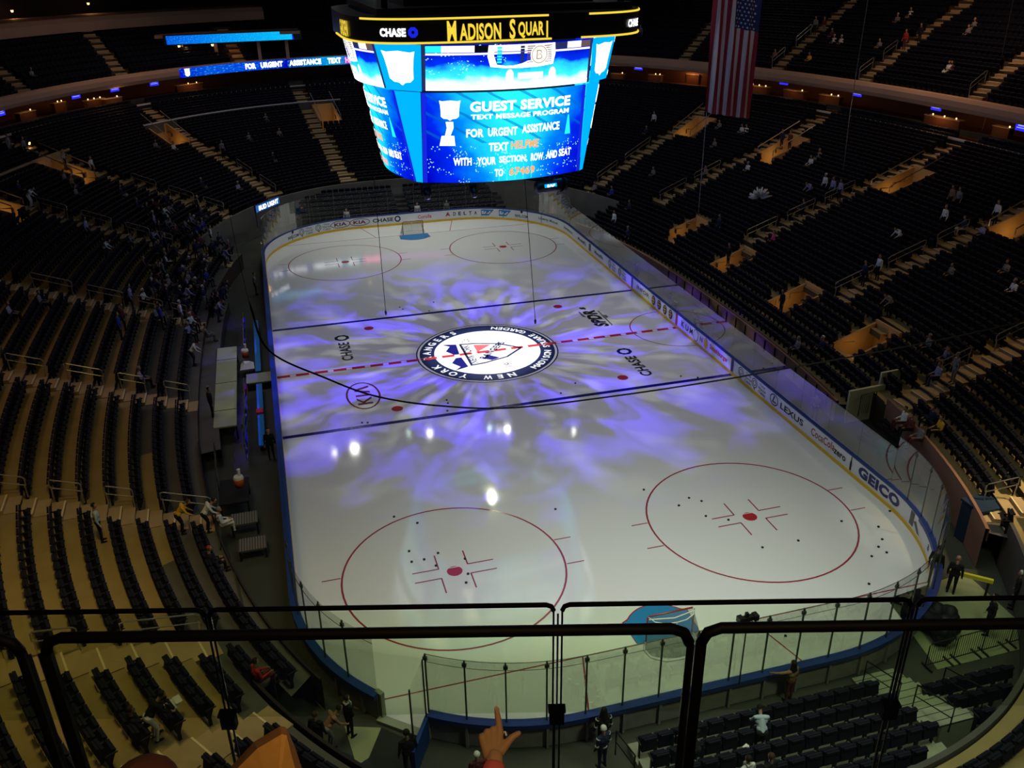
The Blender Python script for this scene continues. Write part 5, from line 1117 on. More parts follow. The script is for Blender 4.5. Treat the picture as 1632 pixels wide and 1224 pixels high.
PEOPLE = [
 ((25.92, 33.81, 6.548, -243.4), 'stand', 'white', 'black', 'dark', 'usher in a white shirt standing in the lit stairway mouth left of the hanging flag'),
 ((29.71, 27.5, 6.901, -251.5), 'sit', 'grey', 'navy', 'dark', 'seated person in pale grey just below the foot of the flag, on the aisle side'),
 ((30.62, 24.86, 6.901, -254.1), 'sit', 'white', 'black', 'dark', 'left one of two white-topped people seated under the flag'),
 ((30.84, 24.44, 6.901, -254.6), 'sit', 'white', 'navy', 'brown', 'right one of two white-topped people seated under the flag'),
 ((27.77, 24.49, 5.842, -254.0), 'sit', 'grey', 'black', 'dark', 'seated person in dull grey two rows down from the pair in white under the flag'),
 ((27.4, 17.63, 5.136, -260.0), 'sit', 'white', 'black', 'grey', 'person in pale clothes sitting on the aisle edge below the second lit stairway mouth'),
 ((31.52, 19.31, 6.901, -258.9), 'stand', 'navy', 'black', 'dark', 'person in dark blue at the lit stairway mouth right of the flag'),
 ((31.76, 18.44, 6.901, -259.6), 'stand', 'maroon', 'black', 'brown', 'person in dull red walking out of the second lit stairway mouth right of the flag'),
 ((30.81, 13.73, 6.195, -263.0), 'sit', 'white', 'grey', 'dark', 'person in white sitting near the aisle, half way between the two railed stairway mouths'),
 ((31.88, 14.26, 6.548, -262.7), 'sit', 'grey', 'grey', 'grey', 'person in light grey sitting just behind the one in white by the aisle'),
 ((24.91, 20.35, 4.43, -257.4), 'sit', 'grey', 'navy', 'dark', 'lone seated person in grey left of the long wire, in the section under the flag'),
 ((21.76, 24.33, 3.724, -252.3), 'sit', 'grey', 'navy', 'brown', 'lone seated person in grey in the far right corner section beside the scoreboard'),
 ((24.58, 32.67, 5.842, -243.8), 'sit', 'navy', 'black', 'dark', 'seated person in dark blue by the stairs left of the flag'),
 ((27.96, 8.97, 5.136, -266.1), 'lean', 'lilac', 'black', 'dark', 'person in a lilac-grey shirt bending forward between rows'),
 ((29.07, 8.82, 5.489, -266.2), 'stand', 'white', 'black', 'white', 'person in a white cap and top standing in the row behind the lilac shirts'),
 ((29.02, 7.68, 5.489, -266.8), 'stand', 'lilac', 'navy', 'brown', 'person in a lilac-grey shirt standing next to the one in the white cap'),
 ((29.1, 6.85, 5.489, -267.3), 'stand', 'lilac', 'black', 'dark', 'person in a lilac-grey shirt standing nearest the third aisle'),
 ((26.54, 7.6, 4.43, -267.0), 'sit', 'navy', 'black', 'dark', 'seated person in dark blue behind the white feathery fan'),
 ((21.13, 10.14, 2.665, -265.5), 'stand', 'navy', 'navy', 'brown', 'person in dark clothes standing in the row left of the white feathery fan'),
 ((22.78, 5.14, 3.018, -268.3), 'sit', 'pink', 'black', 'dark', 'person in a bright pink top sitting beside the aisle below the white feathery fan'),
 ((27.3, -2.49, 4.783, 89.3), 'lean', 'white', 'black', 'dark', 'person with white sleeves spread, leaning over a seat back in the middle section'),
 ((30.26, -2.83, 5.842, 89.2), 'stand', 'white', 'black', 'bald', 'person in a plain white shirt standing below a group in brown'),
 ((32.23, -0.91, 6.548, 89.8), 'stand', 'brown', 'black', 'dark', 'person in a brown jacket in a small standing group, raising one arm'),
 ((32.29, -0.89, 6.548, 89.8), 'stand', 'brown', 'grey', 'brown', 'person in a tan jacket at the back of the small standing group'),
 ((32.28, -1.51, 6.548, 89.6), 'stand', 'grey', 'black', 'dark', 'person in grey on the aisle side of the small standing group'),
 ((30.61, -4.12, 5.842, 88.6), 'sit', 'navy', 'white', 'dark', 'person in navy with pale legs sitting above the fourth aisle'),
 ((32.16, -5.07, 6.548, 88.1), 'stand', 'white', 'black', 'dark', 'usher in a white shirt and black trousers by the yellow-lit stairway mouth'),
 ((30.52, -5.84, 5.842, 87.8), 'sit', 'lilac', 'black', 'dark', 'seated person in lilac at the foot of the yellow-lit stairway mouth'),
 ((24.25, -4.85, 3.724, 88.4), 'stand', 'white', 'black', 'dark', 'person in white bending beside the fourth aisle'),
 ((23.38, -4.7, 3.371, 88.5), 'stand', 'navy', 'black', 'dark', 'person in dark clothes beside the one in white by the fourth aisle'),
 ((22.21, -8.87, 3.018, 86.3), 'lean', 'grey', 'black', 'dark', 'person with grey sleeves leaning down alone below the fourth aisle'),
 ((26.53, -8.3, 4.43, 86.6), 'sit', 'grey', 'black', 'dark', 'lone dark-clad person right of the fourth aisle with a small pale face'),
 ((27.07, -12.48, 4.783, 83.9), 'sit', 'white', 'black', 'grey', 'person in a white and grey top seated by the right edge of the photo'),
 ((28.04, -12.44, 5.136, 83.9), 'sit', 'grey', 'black', 'dark', 'person in grey cut by the right edge of the photo, in the middle rows'),
 ((28.27, -10.51, 5.136, 85.2), 'sit', 'grey', 'black', 'brown', 'person in dull grey two rows behind the one in white at the right edge'),
 ((20.89, -15.36, 2.665, 81.4), 'sit', 'navy', 'grey', 'dark', 'person in navy sitting in the group above the near right stairs'),
 ((19.76, -16.14, 2.312, 80.6), 'sit', 'lilac', 'navy', 'brown', 'person in lilac and navy sitting lowest in the group above the near right stairs'),
 ((20.88, -15.25, 2.665, 81.5), 'sit', 'grey', 'black', 'brown', 'person in grey sitting at the back of the group above the near right stairs'),
 ((21.11, -13.6, 2.665, 82.9), 'sit', 'grey', 'black', 'grey', 'person in pale grey sitting alone left of the group above the near right stairs'),
 ((20.19, -16.83, 2.665, 79.9), 'stand', 'grey', 'grey', 'grey', 'grey-haired person in grey coming down the near right stairs'),
 ((16.42, -18.13, 1.253, 77.9), 'sit', 'white', 'maroon', 'dark', 'person with a white sleeve in the front rows right of the stair mouth'),
 ((16.27, -18.81, 1.253, 77.0), 'sit', 'maroon', 'black', 'dark', 'person in dark red in the front rows right of the stair mouth'),
 ((17.26, -18.97, 1.606, 77.1), 'sit', 'navy', 'black', 'brown', 'person in navy in the front rows right of the stair mouth'),
 ((16.94, -19.92, 1.606, 75.8), 'sit', 'yellow', 'black', 'dark', 'person in black with a bright yellow front by the right corner glass'),
 ((16.04, -19.8, 1.253, 75.7), 'sit', 'grey', 'maroon', 'brown', 'person with pale arms beside the one in yellow by the right corner glass'),
 ((16.73, -8.26, 0.9, 86.7), 'sit', 'grey', 'black', 'grey', 'seated person in grey in the front row above the brown wall'),
 ((17.63, -9.29, 1.253, 86.0), 'sit', 'navy', 'black', 'white', 'seated person with a white cap in the front row above the brown wall'),
 ((19.41, 5.25, 1.959, -268.3), 'stand', 'black', 'black', 'dark', 'dark figure at the left lit stairway pit of the lower right rows'),
 ((18.5, -3.54, 1.606, 89.1), 'stand', 'black', 'black', 'dark', 'usher in black standing in front of the lit stairway pit with the pale back wall'),
 ((15.9, 18.67, 1.253, -257.1), 'stand', 'white', 'navy', 'dark', 'person in a white and blue jersey in the far right corner behind the glass'),
 ((17.77, 24.26, 2.312, -250.5), 'sit', 'blue', 'navy', 'dark', 'person in royal blue in the far right corner rows'),
 ((17.86, 20.34, 1.959, -255.6), 'sit', 'navy', 'black', 'brown', 'person in navy in the far right corner rows, right of the one in royal blue'),
 ((15.66, 15.04, 0.9, -261.1), 'stand', 'navy', 'black', 'grey', 'person in dark blue at the rail right of the far corner glass'),
 ((16.9, 26.33, 2.312, -246.7), 'sit', 'grey', 'black', 'dark', 'person in light grey in the corner rows just right of the scoreboard'),
 ((-27.97, 31.33, 6.901, -112.9), 'stand', 'grey', 'black', 'dark', 'person in grey at the head of the stairs in the far left section'),
 ((-25.98, 31.27, 6.195, -113.7), 'stand', 'white', 'black', 'brown', 'usher in white beside the orange-lit wall panel, left of two'),
 ((-28.99, 21.89, 6.195, -103.5), 'lean', 'white', 'white', 'dark', 'person in white bending forward in the far left rows'),
 ((-29.94, 23.79, 6.548, -105.0), 'sit', 'navy', 'black', 'dark', 'person in navy seated next to the bending one in white, far left'),
 ((-31.85, 31.57, 8.313, -111.8), 'stand', 'grey', 'grey', 'brown', 'person in grey cut by the left edge of the photo, by the yellow lamps'),
 ((-30.82, 31.83, 7.96, -112.3), 'stand', 'grey', 'black', 'dark', 'person in grey right of the yellow lamps at the upper left'),
 ((-26.81, 26.31, 5.842, -108.1), 'stand', 'brown', 'black', 'brown', 'person in tan standing at the left of a seated cluster, far left section'),
 ((-27.57, 28.2, 6.195, -109.8), 'sit', 'grey', 'navy', 'dark', 'person in grey seated in the cluster, far left section'),
 ((-26.92, 27.14, 5.842, -108.9), 'sit', 'lilac', 'navy', 'dark', 'person in lilac seated in the cluster, far left section'),
 ((-26.47, 25.58, 5.489, -107.4), 'sit', 'grey', 'black', 'brown', 'lowest seated person in grey of the cluster, far left section'),
 ((-23.57, 27.92, 4.783, -111.1), 'sit', 'navy', 'white', 'dark', 'person in navy with pale legs on the aisle steps of the far left section'),
 ((-24.94, 17.99, 4.43, -100.5), 'stand', 'lilac', 'black', 'dark', 'person in a lilac-grey shirt on the steps of the second aisle from the left edge'),
 ((-23.48, 14.88, 3.724, -98.0), 'lean', 'white', 'black', 'dark', 'person in white crouching on the steps, nearest the crowd'),
 ((-22.19, 17.18, 3.371, -100.1), 'lean', 'grey', 'black', 'brown', 'person in grey bending at the row end beside the handrails'),
 ((-17.62, 33.23, 3.724, -123.6), 'sit', 'navy', 'grey', 'white', 'person in navy with a white cap sitting alone right of the orange-lit panel'),
 ((-14.58, 34.04, 3.018, -130.4), 'sit', 'lilac', 'black', 'white', 'person in pale lilac with a white cap just right of the far left stairs'),
 ((-21.51, 39.56, 6.195, -127.5), 'sit', 'grey', 'black', 'dark', 'person in grey near the head of the aisle by the orange-lit panel'),
 ((-20.01, 39.95, 5.842, -130.1), 'sit', 'white', 'black', 'dark', 'person in white sitting under the orange-lit panel'),
 ((-15.8, 40.86, 5.136, -138.3), 'stand', 'grey', 'black', 'dark', 'person in grey standing on the far side of the orange-lit stairs'),
 ((-11.14, 40.99, 4.077, -150.1), 'sit', 'navy', 'grey', 'brown', 'lone person in navy in the section left of the scoreboard'),
 ((-13.19, 44.59, 5.489, -148.9), 'sit', 'grey', 'navy', 'dark', 'lone person in dull grey in the upper part of the section left of the scoreboard'),
 ((-11.28, 49.08, 6.548, -157.0), 'sit', 'grey', 'navy', 'brown', 'person in light grey in the top row section left of the scoreboard'),
 ((-10.15, 46.03, 5.489, -157.8), 'sit', 'grey', 'black', 'dark', 'person in dull grey two rows below the lit rail left of the scoreboard'),
 ((-21.24, 7.14, 2.665, -92.7), 'stand', 'lilac', 'navy', 'dark', 'person in a lilac-grey shirt at the top end of the long handrails, left stand'),
 ((-26.67, 1.98, 4.43, -90.5), 'sit', 'lilac', 'black', 'brown', 'person in lilac lying back in a seat near the left edge'),
 ((-25.62, 4.43, 4.077, -91.4), 'sit', 'grey', 'black', 'dark', 'person in dull grey in the dark rows under the third aisle, left stand'),
 ((-26.61, -2.97, 4.43, -89.2), 'sit', 'pink', 'grey', 'brown', 'person in pale pink cut by the left edge, above the second handrail'),
 ((-21.39, 2.21, 2.665, -90.5), 'stand', 'blue', 'navy', 'dark', 'person in royal blue in the walkway below the crowd, left stand'),
 ((-21.33, 3.62, 2.665, -91.0), 'stand', 'maroon', 'black', 'brown', 'person in dull red behind the one in royal blue, left stand'),
 ((-19.79, -3.54, 1.959, -89.1), 'sit', 'lilac', 'black', 'grey', 'person in lilac seated above the short handrail, left stand'),
 ((-19.87, -18.78, 2.665, -78.0), 'stand', 'paleblue', 'black', 'dark', 'person in a pale blue shirt and black trousers standing in a yellow-lit row'),
 ((-17.15, -17.49, 1.606, -78.8), 'lean', 'yellow', 'black', 'brown', 'person in a bright yellow jacket bending below the long double handrail'),
 ((-15.9, -20.1, 1.253, -75.2), 'sit', 'black', 'black', 'red', 'red-haired person in black by the near left platform rail'),
 ((-16.21, -17.13, 1.253, -78.9), 'lean', 'white', 'black', 'dark', 'person with white sleeves leaning at the near left platform'),
 ((-15.65, -16.91, 0.9, -79.1), 'sit', 'white', 'white', 'grey', 'person in white at the edge of the near left platform'),
 ((-14.27, -27.16, 1.606, -62.4), 'sit', 'red', 'maroon', 'dark', 'person in a red top seated at the near left corner rail'),
 ((-16.99, -29.76, 3.018, -61.2), 'lean', 'black', 'white', 'dark', 'person in black reading a white sheet in the lowest left rows'),
 ((-17.43, -29.68, 3.018, -61.8), 'sit', 'black', 'black', 'brown', 'person in black beside the one with the white sheet, lowest left rows'),
 ((-16.41, -5.73, 0.9, -88.1), 'stand', 'black', 'black', 'grey', 'bald man in black standing over the bright deck beside the left rows'),
 ((-16.38, -5.87, 0.9, -88.0), 'stand', 'black', 'black', 'dark', 'dark-haired person in black on the upper side of the bald man, left rows'),
 ((-17.47, 0.38, 1.253, -90.0), 'lean', 'white', 'black', 'dark', 'person with a white top bending by the upper end of the bright deck'),
 ((36.57, 30.4, 12.667, -250.5), 'sit', 'brown', 'black', 'dark', 'seated person in tan by the first flight of stairs right of the flag, upper deck'),
 ((37.83, 26.53, 12.667, -253.8), 'sit', 'yellow', 'black', 'brown', 'lone seated person in dull yellow right of the first upper stairs'),
 ((40.53, 27.0, 14.07, -254.2), 'sit', 'white', 'black', 'white', 'left one of two white-capped people in the upper deck'),
 ((40.73, 26.15, 14.07, -254.8), 'sit', 'white', 'black', 'white', 'right one of two white-capped people in the upper deck'),
 ((40.87, 30.72, 15.005, -251.7), 'stand', 'grey', 'black', 'dark', 'person in grey at the top of the first upper stairs right of the flag'),
 ((41.24, 29.84, 15.005, -252.5), 'stand', 'maroon', 'grey', 'brown', 'person in dull red at the top of the first upper stairs'),
 ((40.98, 28.11, 14.537, -253.5), 'sit', 'maroon', 'black', 'dark', 'seated person in dull red right of the first upper stairs'),
 ((41.67, 21.85, 14.07, -257.9), 'sit', 'grey', 'black', 'dark', 'seated person in grey in the upper deck between the first and second stairs'),
 ((42.74, 19.8, 14.537, -259.4), 'stand', 'red', 'maroon', 'dark', 'person in red at the head of the second upper stairs'),
 ((43.75, 19.29, 15.005, -259.9), 'stand', 'black', 'black', 'dark', 'usher in black beside the second upper stairs'),
 ((45.81, 23.67, 16.407, -257.5), 'sit', 'white', 'grey', 'dark', 'person in white in the highest rows above the second upper stairs'),
 ((44.74, 23.97, 15.94, -257.1), 'sit', 'grey', 'black', 'white', 'person in grey with a white cap, above the seated one in grey, upper deck'),
 ((41.5, 12.57, 13.135, -263.6), 'sit', 'white', 'white', 'brown', 'person in white seated alone in the section right of the second upper stairs'),
 ((41.58, 12.37, 13.135, -263.7), 'sit', 'maroon', 'black', 'dark', 'person in dull red beside the lone one in white, upper deck'),
 ((46.25, 16.11, 15.94, -262.1), 'sit', 'grey', 'grey', 'grey', 'person in dull grey in the top right group of the upper deck'),
 ((45.42, 15.7, 15.473, -262.2), 'sit', 'grey', 'black', 'brown', 'lower person in dull grey in the top right group of the upper deck'),
 ((29.57, 46.71, 13.602, -233.0), 'stand', 'grey', 'navy', 'dark', 'person in grey higher up right of the scoreboard, upper deck'),
 ((-31.01, 42.03, 12.667, -121.9), 'sit', 'grey', 'black', 'grey', 'person in grey seated in the upper deck at the far left'),
]
CROWD = [
 ((-20.34, 24.66, 3.371, -108.6), 'lean', 'white', 'navy', 'dark'),
 ((-19.89, 12.43, 2.312, -96.2), 'stand', 'black', 'black', 'dark'),
 ((-19.91, 18.3, 2.665, -101.6), 'stand', 'navy', 'black', 'grey'),
 ((-18.39, 23.97, 2.665, -108.9), 'lean', 'grey', 'black', 'white'),
 ((-19.24, 8.46, 1.959, -93.4), 'stand', 'black', 'navy', 'grey'),
 ((-18.5, 20.21, 2.312, -104.0), 'lean', 'black', 'navy', 'dark'),
 ((-19.66, 6.56, 1.959, -92.3), 'sit', 'navy', 'grey', 'dark'),
 ((-17.09, 10.83, 1.253, -95.1), 'stand', 'black', 'navy', 'dark'),
 ((-18.83, 22.65, 2.665, -106.9), 'lean', 'grey', 'navy', 'dark'),
 ((-18.24, 12.5, 1.606, -96.4), 'sit', 'lilac', 'black', 'dark'),
 ((-16.25, 22.58, 1.606, -108.0), 'sit', 'navy', 'black', 'brown'),
 ((-20.27, 27.26, 3.724, -112.2), 'stand', 'navy', 'black', 'dark'),
 ((-19.98, 22.43, 3.018, -106.1), 'lean', 'grey', 'navy', 'dark'),
 ((-15.61, 20.08, 1.253, -104.8), 'stand', 'maroon', 'black', 'grey'),
 ((-21.11, 26.43, 3.724, -110.5), 'sit', 'black', 'navy', 'white'),
 ((-17.53, 24.77, 2.312, -110.5), 'sit', 'blue', 'grey', 'grey'),
 ((-17.85, 22.5, 2.312, -107.1), 'lean', 'blue', 'grey', 'brown'),
 ((-17.89, 27.99, 3.018, -114.9), 'stand', 'grey', 'navy', 'white'),
 ((-20.42, 20.77, 3.018, -104.0), 'stand', 'black', 'black', 'dark'),
 ((-20.32, 11.53, 2.312, -95.6), 'sit', 'white', 'grey', 'dark'),
 ((-17.84, 4.2, 1.253, -91.2), 'sit', 'lilac', 'black', 'grey'),
 ((-15.94, 12.35, 0.9, -96.4), 'lean', 'black', 'navy', 'dark'),
 ((-19.27, 16.94, 2.312, -100.2), 'lean', 'navy', 'black', 'brown'),
 ((-20.18, 9.7, 2.312, -94.2), 'lean', 'navy', 'grey', 'brown'),
 ((-16.46, 20.3, 1.606, -104.8), 'lean', 'black', 'grey', 'dark'),
 ((-20.58, 8.27, 2.312, -93.3), 'sit', 'white', 'black', 'white'),
 ((-19.77, 26.21, 3.371, -111.0), 'lean', 'navy', 'navy', 'dark'),
 ((-18.28, 7.51, 1.606, -92.9), 'lean', 'navy', 'black', 'dark'),
 ((-17.34, 16.54, 1.606, -100.2), 'lean', 'navy', 'navy', 'dark'),
 ((-19.8, 13.12, 2.312, -96.8), 'stand', 'grey', 'black', 'brown'),
 ((-17.53, 15.32, 1.606, -98.9), 'lean', 'black', 'black', 'white'),
 ((-19.41, 4.92, 1.959, -91.5), 'stand', 'blue', 'navy', 'dark'),
 ((-18.0, 11.26, 1.606, -95.4), 'lean', 'black', 'black', 'white'),
 ((-18.52, 10.31, 1.606, -94.7), 'sit', 'navy', 'black', 'white'),
 ((-19.73, 5.86, 1.959, -92.0), 'sit', 'grey', 'black', 'brown'),
 ((-17.95, 19.88, 1.959, -103.8), 'sit', 'navy', 'grey', 'brown'),
 ((-20.46, 28.04, 3.724, -113.1), 'sit', 'black', 'black', 'dark'),
 ((-20.08, 10.94, 2.312, -95.1), 'lean', 'maroon', 'black', 'dark'),
 ((-21.0, 14.27, 2.665, -97.6), 'sit', 'maroon', 'black', 'grey'),
 ((-18.38, 6.2, 1.606, -92.1), 'stand', 'white', 'grey', 'white'),
 ((-17.14, 9.76, 1.253, -94.4), 'stand', 'navy', 'grey', 'white'),
 ((-16.71, 19.66, 1.606, -103.9), 'stand', 'navy', 'black', 'grey'),
 ((-20.94, 25.55, 3.724, -109.5), 'lean', 'maroon', 'black', 'dark'),
 ((-18.42, 25.28, 2.665, -110.6), 'sit', 'blue', 'black', 'dark'),
 ((-16.53, 10.22, 0.9, -94.7), 'sit', 'black', 'grey', 'brown'),
 ((-20.12, 19.35, 2.665, -102.6), 'sit', 'navy', 'navy', 'brown'),
 ((-18.19, 9.42, 1.606, -94.1), 'lean', 'lilac', 'navy', 'grey'),
 ((-19.2, 9.11, 1.959, -93.9), 'stand', 'black', 'black', 'brown'),
 ((-19.89, 23.72, 3.018, -107.8), 'sit', 'navy', 'grey', 'white'),
 ((-16.91, 22.26, 1.959, -107.3), 'stand', 'white', 'black', 'dark'),
 ((-18.08, 13.99, 1.606, -97.7), 'sit', 'navy', 'navy', 'dark'),
 ((-19.35, 11.78, 1.959, -95.7), 'sit', 'grey', 'black', 'white'),
 ((-20.08, 13.77, 2.312, -97.3), 'sit', 'black', 'black', 'white'),
 ((-16.28, 8.03, 0.9, -93.2), 'lean', 'lilac', 'navy', 'brown'),
 ((-15.91, 18.64, 1.253, -102.9), 'lean', 'lilac', 'navy', 'dark'),
 ((-20.0, 25.28, 3.371, -109.7), 'lean', 'grey', 'black', 'brown'),
 ((-17.66, 21.24, 1.959, -105.5), 'sit', 'maroon', 'black', 'brown'),
 ((-17.77, 24.05, 2.312, -109.3), 'sit', 'blue', 'black', 'dark'),
 ((-16.24, 9.09, 0.9, -93.9), 'stand', 'black', 'navy', 'brown'),
 ((-16.07, 11.18, 0.9, -95.4), 'lean', 'navy', 'navy', 'brown'),
 ((-17.91, 18.88, 1.959, -102.6), 'lean', 'navy', 'black', 'brown'),
 ((-20.46, 17.91, 2.665, -101.0), 'sit', 'navy', 'black', 'dark'),
 ((-16.13, 19.31, 1.253, -103.7), 'sit', 'navy', 'grey', 'dark'),
 ((-19.73, 16.06, 2.312, -99.4), 'sit', 'white', 'black', 'grey'),
 ((-19.37, 22.27, 2.665, -106.2), 'sit', 'maroon', 'black', 'brown'),
 ((-20.76, 19.09, 3.018, -102.2), 'lean', 'lilac', 'black', 'brown'),
 ((-17.76, 6.8, 1.253, -92.5), 'sit', 'maroon', 'navy', 'brown'),
 ((-17.77, 5.82, 1.253, -91.9), 'sit', 'white', 'black', 'white'),
 ((-16.86, 4.52, 0.9, -91.3), 'sit', 'grey', 'grey', 'dark'),
 ((-18.78, 13.14, 1.959, -96.9), 'lean', 'navy', 'black', 'white'),
 ((-21.43, 24.09, 3.724, -107.6), 'stand', 'black', 'black', 'dark'),
 ((-18.52, 15.13, 1.959, -98.7), 'lean', 'black', 'grey', 'white'),
 ((-18.2, 13.36, 1.606, -97.1), 'sit', 'grey', 'grey', 'dark'),
 ((-20.9, 22.52, 3.371, -105.9), 'stand', 'lilac', 'navy', 'white'),
 ((-17.07, 14.54, 1.253, -98.2), 'sit', 'blue', 'black', 'grey'),
 ((-22.26, 25.96, 4.077, -109.4), 'sit', 'navy', 'navy', 'grey'),
 ((-20.23, 16.82, 2.665, -100.0), 'stand', 'black', 'black', 'dark'),
 ((-17.6, 27.06, 2.665, -113.8), 'sit', 'navy', 'grey', 'grey'),
]

for (x, y, z, rot), pose, top, legs, hair, lab in PEOPLE: person(x, y, z, rot, pose, top, legs, hair, lab, fine=y < -24)
for (x, y, z, rot), pose, top, legs, hair in CROWD: person(x, y, z, rot+random.uniform(-40, 40), pose, top, legs, hair, 'fan in dark or team-coloured clothes in the dense crowd of the lower left stand', 'crowd in the lower left stand')
NEARP = [
 (-11.75, -28.35, 0, -60, 'fold', 'black', 'black', 'dark', 'man in a black suit and white shirt standing by the open gate, near left corner', {}),
 (-12.35, -28.6, 0, -70, 'lean', 'brown', 'grey', 'dark', 'person in a tan vest bent towards a camera, left of the man in the suit', {}),
 (-12.75, -28.75, 0, -30, 'stand', 'black', 'black', 'brown', 'dark-clad person with one arm out, leftmost of the three by the open gate', {}),
 (-10.15, -30.35, 0, 10, 'stand', 'black', 'black', 'dark', 'big man in black standing right behind the open gate glass', {'sc': 1.06}),
 (-10.25, -32.3, 0, 5, 'stand', 'black', 'black', 'grey', 'bald-topped man in black below the open gate, at the dark mat', {'sc': 1.05}),
 (-9.15, -32.9, .3, 10, 'sit', 'grey', 'black', 'brown', 'person in a pale cap and grey top, seated right of the open gate', {}),
 (-8.35, -31.9, .3, 0, 'stand', 'maroon', 'black', 'white', 'person in dark red with a pale cap behind the near boards', {}),
 (-6.9, -32.6, .3, -8, 'sit', 'navy', 'navy', 'white', 'person in navy with a white cap in the lowest seats left of the pointing hand', {}),
 (-7.9, -31.4, 0, 0, 'stand', 'black', 'black', 'dark', 'small dark figure by the near boards, between the gate and the pointing hand', {'sc': .8}),
 (-4.45, -31.9, .15, 20, 'stand', 'navy', 'navy', 'white', 'person in a navy and white hockey jersey and pale cap, right of the pointing hand', {}),
 (-4.15, -31.15, 0, 0, 'stand', 'black', 'black', 'dark', 'person with long dark hair at the near boards behind the jersey wearer', {'long': True, 'sc': 1.02}),
 (2.55, -31.0, 0, 15, 'point', 'brown', 'maroon', 'dark', 'woman with long dark hair pointing over the near boards right of the camera pole', {'long': True, 'skin': 'skin'}),
 (.25, -32.95, .52, -15, 'lean', 'paleblue', 'black', 'dark', 'person in a pale blue shirt bending over the second portable seat row', {}),
 (-1.2, -34.6, .8, 10, 'stand', 'white', 'black', 'dark', 'usher in a black vest over a white shirt at the bottom edge of the photo', {}),
 (-.55, -34.7, .8, 15, 'stand', 'black', 'black', 'brown', 'person in black holding a tiny lit phone, right of the usher in the vest', {}),
 (-2.05, -33.0, .5, 0, 'lean', 'black', 'black', 'dark', 'person in dark clothes crouching between portable seats left of the usher in the vest', {'sc': 1.1}),
 (11.25, -27.2, 0, -60, 'stand', 'black', 'black', 'dark', 'taller of two men in black suits by the yellow bar', {'sc': 1.03}),
 (11.55, -27.9, 0, -50, 'stand', 'black', 'black', 'bald', 'bald man in a black suit beside the yellow bar', {}),
 (13.2, -29.3, 0, 40, 'stand', 'black', 'black', 'white', 'white-haired person in black at the right edge of the hall', {}),
 (11.2, -30.2, 0, 60, 'stand', 'black', 'black', 'dark', 'dark figure standing behind the crowd barriers', {'sc': 1.05}),
 (-13.6, -9.6, 0, 180, 'stand', 'black', 'black', 'dark', 'staff member in black at the near end of the left bench', {}),
 (-13.9, 15.2, 0, -90, 'stand', 'grey', 'black', 'dark', 'person in grey leaning by the far end of the left boards', {}),
 (13.9, 8.9, 0, -90, 'stand', 'black', 'black', 'dark', 'dark figure holding something white behind the far right glass', {}),
 (14.0, 3.0, 0, -90, 'sit', 'blue', 'navy', 'dark', 'blue-clad person behind the penalty box glass, farther of two', {}),
 (14.1, -.6, 0, -90, 'sit', 'grey', 'navy', 'grey', 'grey-clad person behind the penalty box glass, nearer of two', {}),
 (14.3, -14.2, 0, -60, 'stand', 'grey', 'navy', 'brown', 'person in grey behind the right glass, below the pale tunnel wall', {}),
 (-5.4, 31.4, 0, 170, 'stand', 'white', 'grey', 'dark', 'person in white right behind the far boards, left of the far goal', {}),
 (1.2, 31.4, 0, 180, 'stand', 'white', 'grey', 'dark', 'left one of two people in white behind the far goal', {}),
 (4.0, 31.4, 0, 180, 'stand', 'grey', 'black', 'dark', 'person in grey behind the far boards, right of the far goal', {}),
]
for x, y, z, rot, pose, top, legs, hair, lab, kw in NEARP:
    o = person(x, y, z, rot, pose, top, legs, hair, lab, fine=y < -26, **kw)
    if 'black vest over' in lab or 'suit and white' in lab or 'jersey' in lab:
        b = MB(); b.v = []; 
        if 'jersey' in lab:
            for s_ in (-1, 1): b.tube([(s_*.245, -.005, 1.10), (s_*.25, -.005, 1.05)], .058, 8); b.tube([(s_*.19, 0, 1.36), (s_*.2, 0, 1.33)], .072, 8)
            b.tube([(0, 0, .955), (0, 0, .99)], [.135, .135], 12)
        else: b.box((0, .13, 1.36), (.12, .03, .16)); b.box((0, -.02, 1.47), (.17, .15, .05))
        b.build('white_trim', CLO['white'], o)
    if 'phone' in lab: b = MB(); b.box((.12, .2, 1.25), (.07, .02, .11)); tag(b.build('phone', M['tvtext']), 'tiny lit phone held by the person in black at the bottom edge', 'phone').location = (x, y, z)
# open white sheet read in the lowest left rows, and one lying by the bending man
for (x, y, z, lab) in ((-16.7, -28.75, 3.2, 'white sheet of paper held open in the lowest left rows'), (-.55, -33.4, 1.1, 'white sheet lying beside the man bending over the portable seats')):
    t = MB(); t.box((0, 0, 0), (.42, .3, .012), R(25), 0, R(35)); t.box((.2, .12, .06), (.2, .28, .012), R(25), 0, R(10)); o = tag(t.build('paper_sheet', CLO['white']), lab, 'paper'); o.location = (x, y, z)
# fluffy white fan held in the middle right section
t = MB()
for k in range(26):
    a = math.pi*(k/25); rr = .85+.12*math.sin(k*2.4); p0 = Vector((0, 0, 0)); d_ = Vector((math.cos(a), -.25*math.sin(k*1.7), math.sin(a)*.8+.15)); t.tube([p0+d_*.15, p0+d_*rr*.6, p0+d_*rr], [.03, .11, .04], 5)
o = tag(t.build('feather_fan', CLO['white'], None, True), 'big fluffy white fan shape held up over the seats left of the third aisle', 'fan'); o.location = (24.4, 10.2, 5.3)
